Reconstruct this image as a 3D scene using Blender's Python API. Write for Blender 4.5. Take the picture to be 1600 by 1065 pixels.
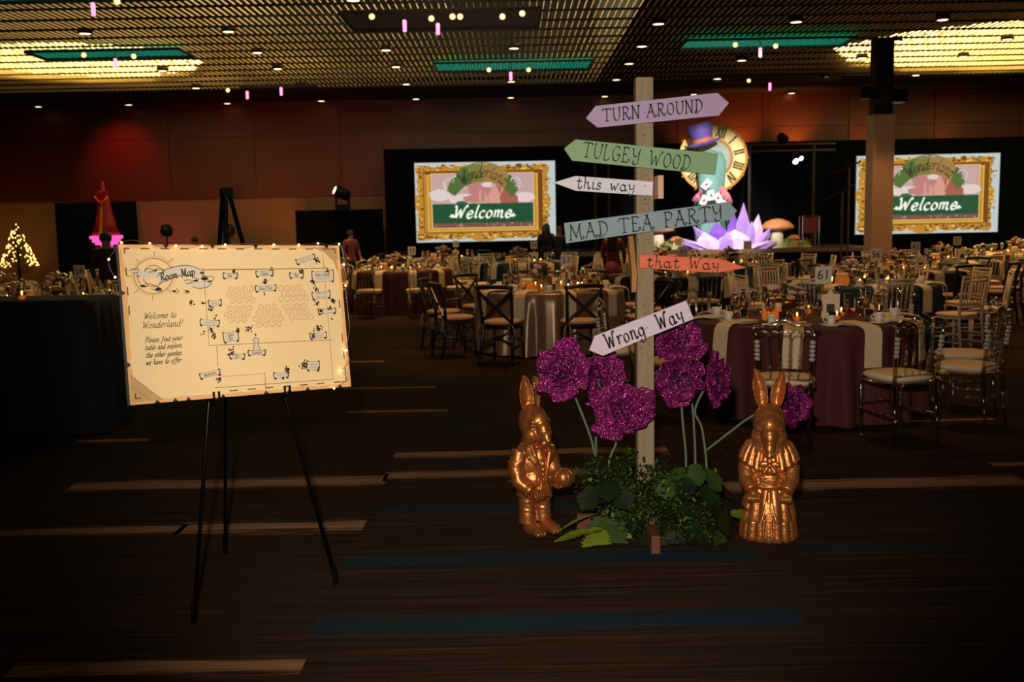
import bpy, bmesh, math, random
from mathutils import Vector, Matrix, noise
from math import sin, cos, pi, radians, sqrt, atan2

random.seed(7)
SC = bpy.context.scene
COL = SC.collection
for o in list(bpy.data.objects):
    bpy.data.objects.remove(o)

# ------------------------------------------------------------------ camera
F_PX = 1556.0
PITCH = math.atan(187.5 / F_PX)
ROLL = 0.02
CAM = Vector((0, 0, 1.63))
FW = Vector((0, cos(PITCH), -sin(PITCH)))
UP0 = Vector((0, sin(PITCH), cos(PITCH)))
RT0 = Vector((1, 0, 0))
UP = UP0 * cos(ROLL) + RT0 * sin(ROLL)
RT = RT0 * cos(ROLL) - UP0 * sin(ROLL)
cd = bpy.data.cameras.new('camera')
cd.sensor_width = 36.0
cd.lens = F_PX / 1600 * 36.0
cd.clip_end = 200
cd.dof.use_dof = True
cd.dof.focus_distance = 5.0
cd.dof.aperture_fstop = 3.6
cam = bpy.data.objects.new('camera', cd)
COL.objects.link(cam)
m3 = Matrix((RT, UP, -FW)).transposed()
cam.matrix_world = Matrix.Translation(CAM) @ m3.to_4x4()
SC.camera = cam

# ------------------------------------------------------------------ view
SC.view_settings.view_transform = 'Standard'
SC.view_settings.look = 'None'
SC.view_settings.exposure = 0.0
SC.view_settings.gamma = 1.0
SC.view_settings.use_curve_mapping = False
SC.cycles.use_denoising = True
SC.cycles.transparent_max_bounces = 24
SC.cycles.max_bounces = 6

w = bpy.data.worlds.new('world')
SC.world = w
w.use_nodes = True
w.node_tree.nodes['Background'].inputs[0].default_value = (0.02, 0.018, 0.015, 1)
w.node_tree.nodes['Background'].inputs[1].default_value = 0.2


def lamp(name, kind, loc, energy, color, size=0.1, target=None, spot=None, blend=0.4):
    d = bpy.data.lights.new(name, kind)
    d.energy = energy
    d.color = color
    if kind == 'AREA':
        d.size = size
    else:
        d.shadow_soft_size = size
    if kind == 'SPOT':
        d.spot_size = radians(spot)
        d.spot_blend = blend
    o = bpy.data.objects.new(name, d)
    COL.objects.link(o)
    o.location = loc
    if target is not None:
        o.rotation_euler = (Vector(target) - Vector(loc)).to_track_quat('-Z', 'Y').to_euler()
    return o


# the photographer's flash, just above and left of the lens
lamp('camera_flash', 'SPOT', (-0.12, -0.06, 1.98), 760, (1.0, 0.88, 0.72), 0.05, (0.1, 5.0, 1.25), 62, 0.75)
# warm house light from the downlights, pooled over the tables
for i, (lx, ly, le) in enumerate([(2.6, 8.8, 150), (0.5, 12.6, 260), (4.6, 12.4, 300), (-5.5, 12.5, 160), (-2.2, 18.4, 420),
                                  (6.6, 16.4, 420), (1.6, 18.2, 420), (10.2, 20.2, 620), (-3.4, 21.6, 420), (-8.5, 17, 260), (4.0, 20.6, 320), (9.4, 15.4, 260), (7.0, 18.7, 200)]):
    lamp('table_downlight', 'SPOT', (lx, ly, 4.85), le, (1.0, 0.50, 0.18), 0.12, (lx, ly, 0), 68, 0.7)
# lamps in the ceiling void above the open slats
for lx, ly, le in [(-5.6, 19.0, 40), (-3.2, 16.0, 80), (-3.4, 21.5, 120), (-0.8, 17.5, 85), (-0.6, 22.5, 150), (0.9, 20.0, 80),
                   (-6.0, 23.5, 70), (1.2, 24.2, 40), (-1.0, 14.6, 70), (-7.6, 15.2, 26)]:
    lamp('void_lamp', 'POINT', (lx, ly, 6.3), le, (1.0, 0.74, 0.34), 0.15)
# coloured wall washers
lamp('red_wall_washer', 'SPOT', (-10.9, 26.0, 4.85), 120, (1.0, 0.02, 0.03), 0.08, (-10.6, 27.9, 3.2), 70, 0.9)
lamp('red_wall_washer', 'SPOT', (-6.5, 22.6, 0.4), 230, (1.0, 0.09, 0.03), 0.1, (-6.0, 28, 3.6), 70, 0.9)
lamp('magenta_wall_washer', 'SPOT', (-9.3, 26.6, 0.3), 55, (1.0, 0.05, 0.25), 0.1, (-9.3, 28, 2.2), 80, 0.9)
lamp('amber_wall_washer', 'SPOT', (-5.6, 26.2, 0.3), 60, (1.0, 0.33, 0.06), 0.1, (-5.6, 28, 1.7), 90, 0.9)
lamp('amber_wall_washer', 'SPOT', (-14.0, 26.0, 0.3), 50, (1.0, 0.36, 0.06), 0.1, (-14.0, 28, 1.7), 90, 0.9)
for ax, ae in ((6.4, 110), (7.9, 110), (5.0, 30), (9.8, 30), (12.0, 16)):
    lamp('amber_wall_washer', 'SPOT', (ax, 27.35, 3.3), ae, (1.0, 0.36, 0.06), 0.1, (ax, 27.95, 4.6), 100, 0.9)
# stage front wash on the props
lamp('stage_wash', 'SPOT', (4.6, 17.5, 4.8), 3300, (1.0, 0.97, 0.93), 0.1, (4.9, 24.0, 1.95), 31, 0.5)
lamp('purple_stage_wash', 'SPOT', (3.2, 21.5, 4.6), 200, (0.62, 0.35, 1.0), 0.1, (4.9, 24.2, 1.3), 26, 0.6)


# ------------------------------------------------------------------ helpers
def at(px, py, Y):
    d = FW + RT * ((px - 800) / F_PX) + UP * ((532.5 - py) / F_PX)
    return CAM + d * (Y / d.y)


def fl(px, py, h=0.0):
    d = FW + RT * ((px - 800) / F_PX) + UP * ((532.5 - py) / F_PX)
    return CAM + d * ((h - CAM.z) / d.z)


def lin(c):
    def g(x):
        x /= 255.0
        return x / 12.92 if x <= 0.04045 else ((x + 0.055) / 1.055) ** 2.4
    return (g(c[0]), g(c[1]), g(c[2]), 1.0)


MATS = {}


def mat(name, rgb, rough=0.6, metal=0.0, vary=0.12, scale=30.0, bump=0.0, emit=None, es=0.0, stretch=None, spec=0.5, sheen=0.0):
    """plain procedural surface: base colour with noise variation, optional bump and emission"""
    if name in MATS:
        return MATS[name]
    m = bpy.data.materials.new(name)
    m.use_nodes = True
    nt = m.node_tree
    b = nt.nodes['Principled BSDF']
    b.inputs['Roughness'].default_value = rough
    b.inputs['Metallic'].default_value = metal
    b.inputs['Specular IOR Level'].default_value = spec
    b.inputs['Sheen Weight'].default_value = sheen
    tc = nt.nodes.new('ShaderNodeTexCoord')
    mp = nt.nodes.new('ShaderNodeMapping')
    nt.links.new(tc.outputs['Object'], mp.inputs[0])
    if stretch:
        mp.inputs['Scale'].default_value = stretch
    nz = nt.nodes.new('ShaderNodeTexNoise')
    nz.inputs['Scale'].default_value = scale
    nz.inputs['Detail'].default_value = 4
    nt.links.new(mp.outputs[0], nz.inputs['Vector'])
    c = lin(rgb)
    mx = nt.nodes.new('ShaderNodeMix')
    mx.data_type = 'RGBA'
    mx.inputs[6].default_value = tuple(max(0, x * (1 - vary)) for x in c[:3]) + (1,)
    mx.inputs[7].default_value = tuple(min(1, x * (1 + vary)) for x in c[:3]) + (1,)
    nt.links.new(nz.outputs[0], mx.inputs[0])
    nt.links.new(mx.outputs[2], b.inputs['Base Color'])
    if bump:
        bp = nt.nodes.new('ShaderNodeBump')
        bp.inputs['Strength'].default_value = bump
        bp.inputs['Distance'].default_value = 0.02
        nt.links.new(nz.outputs[0], bp.inputs['Height'])
        nt.links.new(bp.outputs[0], b.inputs['Normal'])
    if emit:
        b.inputs['Emission Color'].default_value = lin(emit)
        b.inputs['Emission Strength'].default_value = es
    MATS[name] = m
    return m


def clear_mat(name, tint, gloss=0.22, rough=0.06):
    if name in MATS:
        return MATS[name]
    m = bpy.data.materials.new(name)
    m.use_nodes = True
    nt = m.node_tree
    nt.nodes.remove(nt.nodes['Principled BSDF'])
    out = nt.nodes['Material Output']
    tr = nt.nodes.new('ShaderNodeBsdfTransparent')
    tr.inputs[0].default_value = lin(tint)
    gl = nt.nodes.new('ShaderNodeBsdfGlossy')
    gl.inputs['Roughness'].default_value = rough
    gl.inputs[0].default_value = (1, 0.95, 0.88, 1)
    lw = nt.nodes.new('ShaderNodeLayerWeight')
    lw.inputs[0].default_value = gloss
    mp = nt.nodes.new('ShaderNodeMath')
    mp.operation = 'MULTIPLY_ADD'
    mp.inputs[1].default_value = 0.8
    mp.inputs[2].default_value = gloss * 0.45
    mx = nt.nodes.new('ShaderNodeMixShader')
    nt.links.new(lw.outputs['Facing'], mp.inputs[0])
    nt.links.new(mp.outputs[0], mx.inputs[0])
    nt.links.new(tr.outputs[0], mx.inputs[1])
    nt.links.new(gl.outputs[0], mx.inputs[2])
    nt.links.new(mx.outputs[0], out.inputs[0])
    MATS[name] = m
    return m


class MB:
    """collects shapes into one mesh"""
    def __init__(s):
        s.v, s.f, s.mi, s.cur = [], [], [], 0

    def slot(s, i):
        s.cur = i
        return s

    def add(s, vs, fs):
        n = len(s.v)
        s.v += [tuple(v) for v in vs]
        s.f += [tuple(i + n for i in f) for f in fs]
        s.mi += [s.cur] * len(fs)
        return s

    def box(s, c, d, M=None):
        x, y, z = d[0] / 2, d[1] / 2, d[2] / 2
        vs = [Vector((a * x, b * y, e * z)) for a in (-1, 1) for b in (-1, 1) for e in (-1, 1)]
        if M is not None:
            vs = [M @ q for q in vs]
        vs = [q + Vector(c) for q in vs]
        return s.add(vs, [(0, 1, 3, 2), (4, 6, 7, 5), (0, 4, 5, 1), (2, 3, 7, 6), (0, 2, 6, 4), (1, 5, 7, 3)])

    def bar(s, a, b, wd, th, side=(0, 0, 1)):
        """rectangular bar from a to b, th measured along `side`"""
        a, b = Vector(a), Vector(b)
        d = (b - a)
        L = d.length
        d.normalize()
        sd = Vector(side)
        sd = (sd - d * sd.dot(d)).normalized()
        o = d.cross(sd)
        M = Matrix((d, o, sd)).transposed()
        return s.box((a + b) / 2, (L, wd, th), M)

    def tube(s, pts, r, n=8, cap=True):
        pts = [Vector(p) for p in pts]
        k = len(pts)
        rs = r if isinstance(r, (list, tuple)) else [r] * k
        vs, fs = [], []
        t0 = (pts[1] - pts[0]).normalized()
        ref = Vector((0, 0, 1)) if abs(t0.z) < 0.9 else Vector((1, 0, 0))
        nv = (ref - t0 * ref.dot(t0)).normalized()
        for i in range(k):
            t = (pts[min(i + 1, k - 1)] - pts[max(i - 1, 0)])
            if t.length < 1e-9:
                t = t0
            t = t.normalized()
            nv = nv - t * nv.dot(t)
            if nv.length < 1e-6:
                nv = t.orthogonal()
            nv.normalize()
            bn = t.cross(nv)
            for j in range(n):
                a = 2 * pi * j / n
                vs.append(pts[i] + (nv * cos(a) + bn * sin(a)) * rs[i])
        for i in range(k - 1):
            for j in range(n):
                fs.append((i * n + j, i * n + (j + 1) % n, (i + 1) * n + (j + 1) % n, (i + 1) * n + j))
        if cap:
            fs.append(tuple(range(n - 1, -1, -1)))
            fs.append(tuple((k - 1) * n + j for j in range(n)))
        return s.add(vs, fs)

    def lathe(s, prof, n=16, c=(0, 0, 0), sx=1, sy=1, M=None):
        vs, fs = [], []
        c = Vector(c)
        for r, z in prof:
            for j in range(n):
                a = 2 * pi * j / n
                p = Vector((r * cos(a) * sx, r * sin(a) * sy, z))
                if M is not None:
                    p = M @ p
                vs.append(p + c)
        k = len(prof)
        for i in range(k - 1):
            for j in range(n):
                fs.append((i * n + j, i * n + (j + 1) % n, (i + 1) * n + (j + 1) % n, (i + 1) * n + j))
        ringed = tuple(prof[0]) == tuple(prof[-1])
        if prof[0][0] > 1e-6 and not ringed:
            fs.append(tuple(range(n - 1, -1, -1)))
        if prof[-1][0] > 1e-6 and not ringed:
            fs.append(tuple((k - 1) * n + j for j in range(n)))
        return s.add(vs, fs)

    def ell(s, c, r, n=14, k=9, M=None):
        prof = [(max(1e-4, sin(pi * i / (k - 1))), -cos(pi * i / (k - 1))) for i in range(k)]
        vs, fs = [], []
        c = Vector(c)
        for a, z in prof:
            for j in range(n):
                t = 2 * pi * j / n
                p = Vector((a * cos(t) * r[0], a * sin(t) * r[1], z * r[2]))
                if M is not None:
                    p = M @ p
                vs.append(p + c)
        for i in range(k - 1):
            for j in range(n):
                fs.append((i * n + j, i * n + (j + 1) % n, (i + 1) * n + (j + 1) % n, (i + 1) * n + j))
        fs.append(tuple(range(n - 1, -1, -1)))
        fs.append(tuple((k - 1) * n + j for j in range(n)))
        return s.add(vs, fs)

    def prism(s, poly, y0, y1, M=None):
        """polygon in x,z extruded along y (y0 is the front)"""
        n = len(poly)
        vs = [Vector((p[0], y0, p[1])) for p in poly] + [Vector((p[0], y1, p[1])) for p in poly]
        if M is not None:
            vs = [M @ q for q in vs]
        fs = [tuple(range(n)), tuple(range(2 * n - 1, n - 1, -1))]
        fs += [(i, (i + n), (i + 1) % n + n, (i + 1) % n) for i in range(n)]
        return s.add(vs, fs)

    def flat(s, poly, y):
        return s.add([(p[0], y, p[1]) for p in poly], [tuple(range(len(poly)))])

    def grid(s, fn, nu, nv):
        vs = [fn(i / nu, j / nv) for i in range(nu + 1) for j in range(nv + 1)]
        fs = [(i * (nv + 1) + j, (i + 1) * (nv + 1) + j, (i + 1) * (nv + 1) + j + 1, i * (nv + 1) + j + 1)
              for i in range(nu) for j in range(nv)]
        return s.add(vs, fs)

    def ribbon(s, pts, wd, y, nib=None):
        """flat pen stroke in the x,z plane"""
        k = len(pts)
        vs, fs = [], []
        for i in range(k):
            a, b = pts[max(i - 1, 0)], pts[min(i + 1, k - 1)]
            dx, dz = b[0] - a[0], b[1] - a[1]
            L = sqrt(dx * dx + dz * dz) or 1
            hw = wd / 2
            if nib is not None:
                hw *= 0.35 + 0.75 * abs(sin(atan2(dz, dx) - nib))
            nx, nz = -dz / L * hw, dx / L * hw
            vs += [(pts[i][0] + nx, y, pts[i][1] + nz), (pts[i][0] - nx, y, pts[i][1] - nz)]
        for i in range(k - 1):
            fs.append((2 * i, 2 * i + 1, 2 * i + 3, 2 * i + 2))
        return s.add(vs, fs)

    def mesh(s, name, mats, smooth=False):
        me = bpy.data.meshes.new(name)
        me.from_pydata(s.v, [], s.f)
        for m in (mats if isinstance(mats, (list, tuple)) else [mats]):
            me.materials.append(m)
        me.polygons.foreach_set('material_index', s.mi)
        if smooth:
            me.polygons.foreach_set('use_smooth', [True] * len(s.f))
        me.update()
        return me

    def build(s, name, mats, parent=None, smooth=False, loc=None):
        return put(name, s.mesh(name, mats, smooth), parent, loc)


def put(name, me, parent=None, loc=None):
    o = bpy.data.objects.new(name, me)
    COL.objects.link(o)
    if parent is not None:
        o.parent = parent
    if loc is not None:
        o.location = loc
    return o


def tag(o, label, cat, group=None):
    o['label'] = label
    o['category'] = cat
    if group:
        o['group'] = group
    return o


def thing(name, label, cat, loc=(0, 0, 0), rz=0.0, group=None):
    o = bpy.data.objects.new(name, None)
    o.empty_display_size = 0.1
    COL.objects.link(o)
    o.location = loc
    o.rotation_euler = (0, 0, rz)
    return tag(o, label, cat, group)


def structure(name, mb, m, parent=None, smooth=False):
    o = mb.build(name, m, parent, smooth)
    if parent is None:
        o['kind'] = 'structure'
    return o


def dup(root, loc, rz, label, group=None):
    r = root.copy()
    COL.objects.link(r)
    r.location = loc
    r.rotation_euler = (0, 0, rz)
    r['label'] = label
    if group:
        r['group'] = group
    for ch in list(root.children):
        c = ch.copy()
        COL.objects.link(c)
        c.parent = r
        for g in list(ch.children):
            d = g.copy()
            COL.objects.link(d)
            d.parent = c
    return r


class Proto:
    """first use moves the thing itself, later uses copy it"""
    def __init__(s, root):
        s.root, s.used = root, False

    def place(s, loc, rz, label, group=None):
        if not s.used:
            s.used = True
            r = s.root
            r.location = loc
            r.rotation_euler = (0, 0, rz)
            r['label'] = label
            if group:
                r['group'] = group
            return r
        return dup(s.root, loc, rz, label, group)


def bevel(o, wd=0.004, seg=2):
    b = o.modifiers.new('bevel', 'BEVEL')
    b.width = wd
    b.segments = seg
    b.limit_method = 'ANGLE'
    return o


def smooth_path(pts, n=5, closed=False):
    if len(pts) < 3:
        return list(pts)
    out = []
    k = len(pts)
    for i in range(k if closed else k - 1):
        if closed:
            p0, p1, p2, p3 = (pts[(i + q) % k] for q in (-1, 0, 1, 2))
        else:
            p0, p1, p2, p3 = pts[max(i - 1, 0)], pts[i], pts[i + 1], pts[min(i + 2, k - 1)]
        for j in range(n):
            t = j / n
            out.append(tuple(0.5 * (2 * b + (c - a) * t + (2 * a - 5 * b + 4 * c - d) * t * t + (3 * b - a - 3 * c + d) * t ** 3)
                             for a, b, c, d in zip(p0, p1, p2, p3)))
    out.append(tuple(pts[0] if closed else pts[-1]))
    return out


# ------------------------------------------------------------------ hand lettering (pen strokes)
def _c(cx, cy, rx, ry, a0, a1, n=10):
    return [(cx + rx * cos(radians(a0 + (a1 - a0) * i / n)), cy + ry * sin(radians(a0 + (a1 - a0) * i / n))) for i in range(n + 1)]


GL = {
    'T': (.66, [[(0, .84), (.03, .98), (.32, 1.0), (.6, .98), (.66, .84)], [(.33, 1), (.32, .02)], [(.2, .0), (.46, .02)]]),
    'U': (.62, [[(.08, .98), (.08, .4), (.15, .1), (.3, .0), (.45, .1), (.53, .4), (.54, .98)], [(0, 1), (.17, .98)], [(.45, 1), (.62, .98)]]),
    'R': (.62, [[(.08, 0), (.1, 1)], [(0, 1), (.25, 1.02), (.44, .85), (.38, .6), (.1, .52)], [(.22, .52), (.42, .12), (.52, -.02), (.62, .04), (.6, .16), (.52, .12)], [(0, 0), (.18, 0)]]),
    'N': (.62, [[(.06, 0), (.07, 1)], [(0, 1.0), (.07, 1), (.46, .05), (.5, 0)], [(.5, 0), (.52, 1)], [(.42, 1), (.64, 1)], [(-.02, 0), (.14, 0)]]),
    'A': (.7, [[(.02, .02), (.2, .5), (.32, 1)], [(.32, 1), (.46, .4), (.54, .06), (.64, -.06), (.72, .06), (.64, .14)], [(.1, .4), (.48, .38)], [(.2, 1), (.42, 1)], [(-.04, 0), (.1, .0)]]),
    'O': (.56, [_c(.27, .48, .24, .46, 80, 440, 16)]),
    'D': (.62, [[(.12, .02), (.12, 1)], [(.0, 1), (.25, 1.0), (.48, .8), (.55, .5), (.48, .2), (.25, .0), (.06, -.06), (-.02, .04), (.04, .14), (.1, .08)]]),
    'L': (.48, [[(.08, 1), (.08, .02), (.32, .0), (.42, .06), (.42, .2)], [(0, 1), (.18, 1)]]),
    'G': (.6, [[(.5, .84), (.4, .98), (.22, .98), (.06, .75), (.05, .35), (.2, .03), (.4, .02), (.52, .18), (.52, .44)], [(.34, .44), (.6, .44)]]),
    'E': (.56, [[(.1, 0), (.1, 1)], [(0, 1), (.38, 1.0), (.44, .86)], [(.1, .54), (.34, .54)], [(.02, 0), (.36, 0), (.5, .04), (.54, .16), (.46, .22), (.42, .14)]]),
    'Y': (.62, [[(-.02, .94), (.06, 1.0), (.1, .72), (.18, .5), (.32, .46), (.46, .6), (.52, .8)], [(.54, 1.02), (.52, .5), (.5, .1), (.36, -.08), (.18, -.04), (.14, .1), (.24, .14)]]),
    'W': (.92, [[(-.04, .92), (.06, 1.0), (.1, .92)], [(.1, .96), (.24, .02)], [(.24, .02), (.44, .72)], [(.44, .72), (.58, .02)], [(.58, .02), (.7, .6), (.8, .98), (.9, .98), (.86, .86)]]),
    'M': (.86, [[(.04, 0), (.12, 1)], [(.0, 1), (.12, 1), (.38, .2), (.42, .2), (.64, 1), (.74, 1)], [(.64, 1), (.66, .14), (.76, -.04), (.86, .06), (.78, .14)], [(-.04, 0), (.12, 0)]]),
    'P': (.56, [[(.12, 0), (.12, 1)], [(0, 1), (.28, 1.02), (.5, .86), (.46, .6), (.3, .48), (.12, .5)], [(.02, 0), (.24, 0)]]),
    'I': (.3, [[(.15, 0), (.15, 1)], [(.02, 1), (.28, 1)], [(.02, 0), (.28, 0)]]),
    'V': (.6, [[(.04, 1), (.28, 0)], [(.28, 0), (.54, 1)], [(-.04, 1), (.14, 1)], [(.44, 1), (.62, 1)]]),
    'X': (.56, [[(.04, 1), (.5, 0)], [(.5, 1), (.04, 0)], [(-.04, 1), (.14, 1)], [(.4, 1), (.6, 1)], [(-.04, 0), (.14, 0)], [(.4, 0), (.6, 0)]]),
    'F': (.5, [[(.1, 0), (.1, 1)], [(0, 1), (.36, 1.0), (.44, .86)], [(.1, .54), (.34, .54)]]),
    'S': (.5, [[(.42, .84), (.3, 1), (.1, .92), (.1, .68), (.36, .44), (.4, .14), (.2, 0), (.02, .14)]]),
    'B': (.54, [[(.08, 0), (.08, 1)], [(.0, 1), (.3, 1), (.42, .8), (.3, .56), (.08, .54)], [(.3, .54), (.48, .3), (.34, .02), (0, 0)]]),
    'a': (.56, [_c(.22, .27, .19, .27, 30, 350, 12), [(.42, .56), (.4, .14), (.46, .0), (.56, .06), (.54, .16)]]),
    'b': (.5, [[(.08, 1), (.06, .04)], _c(.25, .28, .19, .28, 170, -170, 12)]),
    'c': (.44, [_c(.24, .28, .2, .28, 50, 320, 10)]),
    'd': (.54, [_c(.22, .27, .19, .27, 30, 350, 12), [(.44, 1.02), (.41, .14), (.48, .0), (.56, .08)]]),
    'e': (.46, [[(.05, .28), (.36, .34), (.36, .5), (.22, .58), (.07, .44), (.04, .2), (.16, .0), (.34, .03), (.44, .16)]]),
    'f': (.4, [[(.46, .9), (.36, 1.02), (.24, .9), (.2, .5), (.12, -.2), (.0, -.32), (-.08, -.22)], [(.04, .54), (.36, .56)]]),
    'g': (.54, [_c(.22, .3, .19, .26, 30, 350, 12), [(.42, .58), (.42, .0), (.36, -.26), (.16, -.34), (.04, -.2), (.14, -.1)]]),
    'h': (.54, [[(.0, .94), (.1, 1.0), (.08, .02)], [(.08, .34), (.22, .56), (.36, .5), (.38, .12), (.46, -.02), (.56, .06), (.5, .14)]]),
    'i': (.26, [[(.02, .52), (.12, .58), (.1, .12), (.18, .0), (.28, .08)], [(.12, .78), (.16, .82)]]),
    'l': (.28, [[(.12, .95), (.16, 1.0), (.1, .3), (.14, .04), (.26, .08)]]),
    'm': (.78, [[(.02, .5), (.08, .56), (.07, .02)], [(.08, .34), (.22, .57), (.32, .48), (.32, .02)], [(.32, .34), (.46, .57), (.57, .48), (.58, .12), (.66, 0), (.76, .08)]]),
    'n': (.56, [[(.02, .5), (.08, .58), (.07, .02)], [(.08, .34), (.22, .57), (.36, .48), (.38, .12), (.46, -.02), (.56, .06), (.5, .14)]]),
    'o': (.48, [_c(.22, .28, .19, .28, 70, 430, 14)]),
    'p': (.5, [[(.0, .5), (.08, .58), (.05, -.36)], _c(.25, .28, .19, .28, 170, -150, 12)]),
    'r': (.4, [[(.0, .5), (.08, .58), (.07, .02)], [(.08, .34), (.2, .54), (.32, .58), (.38, .48)]]),
    's': (.44, [[(.36, .46), (.26, .58), (.1, .54), (.1, .38), (.3, .24), (.32, .08), (.18, -.02), (.0, .06), (.06, .14)]]),
    't': (.46, [[(.2, .92), (.17, .3), (.2, .04), (.34, -.02), (.44, .1), (.36, .16)], [(.0, .6), (.16, .64), (.4, .62)]]),
    'u': (.56, [[(.02, .52), (.1, .58), (.09, .18), (.2, .0), (.34, .1), (.4, .3)], [(.42, .58), (.4, .14), (.46, .0), (.56, .08)]]),
    'v': (.46, [[(.0, .5), (.08, .58), (.2, .0)], [(.2, .0), (.38, .58)]]),
    'w': (.7, [[(.0, .5), (.08, .58), (.12, .3), (.2, .0)], [(.2, .0), (.34, .44)], [(.34, .44), (.44, .0)], [(.44, .0), (.56, .4), (.62, .6), (.7, .56)]]),
    'x': (.46, [[(.02, .56), (.4, .0)], [(.4, .58), (.02, .0)]]),
    'y': (.54, [[(-.02, .52), (.07, .58), (.1, .3), (.22, .18), (.36, .28)], [(.44, .6), (.42, .1), (.36, -.22), (.2, -.34), (.06, -.24), (.12, -.12)]]),
    '.': (.24, [[(.08, .0), (.12, .04)]]),
    '*': (.3, [[(.12, .4), (.16, .44)]]),
    '!': (.3, [[(.2, 1.02), (.1, .28)], [(.06, .02), (.09, .06)]]),
    ' ': (.42, []),
}


def text_strokes(txt, size, x0, z0, shear=0.0, gap=0.1, xs=1.0, center=False, dot=0.02):
    tot = sum(GL[c][0] + gap for c in txt) * size * xs
    x = x0 - (tot / 2 if center else 0)
    out = []
    for c in txt:
        wd, st = GL[c]
        for s_ in st:
            q = smooth_path(s_, 4)
            out.append([(x + (a * xs + b * shear) * size, z0 + b * size) for a, b in q])
        x += (wd + gap) * size * xs
    return out, tot


_num_cache = {}


def number_mesh(txt, size, m):
    k = (txt, size)
    if k not in _num_cache:
        cu = bpy.data.curves.new('number', 'FONT')
        cu.body = txt
        cu.size = size
        cu.align_x = 'CENTER'
        cu.align_y = 'CENTER'
        cu.extrude = 0.0006
        cu.resolution_u = 3
        ob = bpy.data.objects.new('number', cu)
        COL.objects.link(ob)
        bpy.context.view_layer.update()
        me = bpy.data.meshes.new_from_object(ob.evaluated_get(bpy.context.evaluated_depsgraph_get()))
        bpy.data.objects.remove(ob)
        bpy.data.curves.remove(cu)
        for v in me.vertices:
            v.co = (v.co.x, -v.co.z, v.co.y)
        me.materials.clear()
        me.materials.append(m)
        _num_cache[k] = me
    return _num_cache[k]


def baked(o):
    """apply an object's modifiers"""
    bpy.context.view_layer.update()
    me = bpy.data.meshes.new_from_object(o.evaluated_get(bpy.context.evaluated_depsgraph_get()))
    o.modifiers.clear()
    o.data = me
    return o


def fuse(name, mb, m, parent, voxel=0.006, smooth=3):
    """melt overlapping shapes into one continuous skin"""
    o = mb.build(name, m, parent, True)
    r = o.modifiers.new('remesh', 'REMESH')
    r.mode = 'VOXEL'
    r.voxel_size = voxel
    r.use_smooth_shade = True
    if smooth:
        s_ = o.modifiers.new('smooth', 'SMOOTH')
        s_.factor = 0.5
        s_.iterations = smooth
    return baked(o)
# ------------------------------------------------------------------ the hall
M_BLACK = mat('black_cloth', (7, 7, 8), 0.95, vary=0.3, scale=6, spec=.08)
M_DARKMETAL = mat('black_metal', (14, 14, 15), 0.35, 0.6, scale=40)
M_INK = mat('black_ink', (24, 20, 20), 0.6)
M_CREAM = mat('cream_cloth', (226, 200, 160), 0.8, vary=0.06, scale=60)


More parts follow.
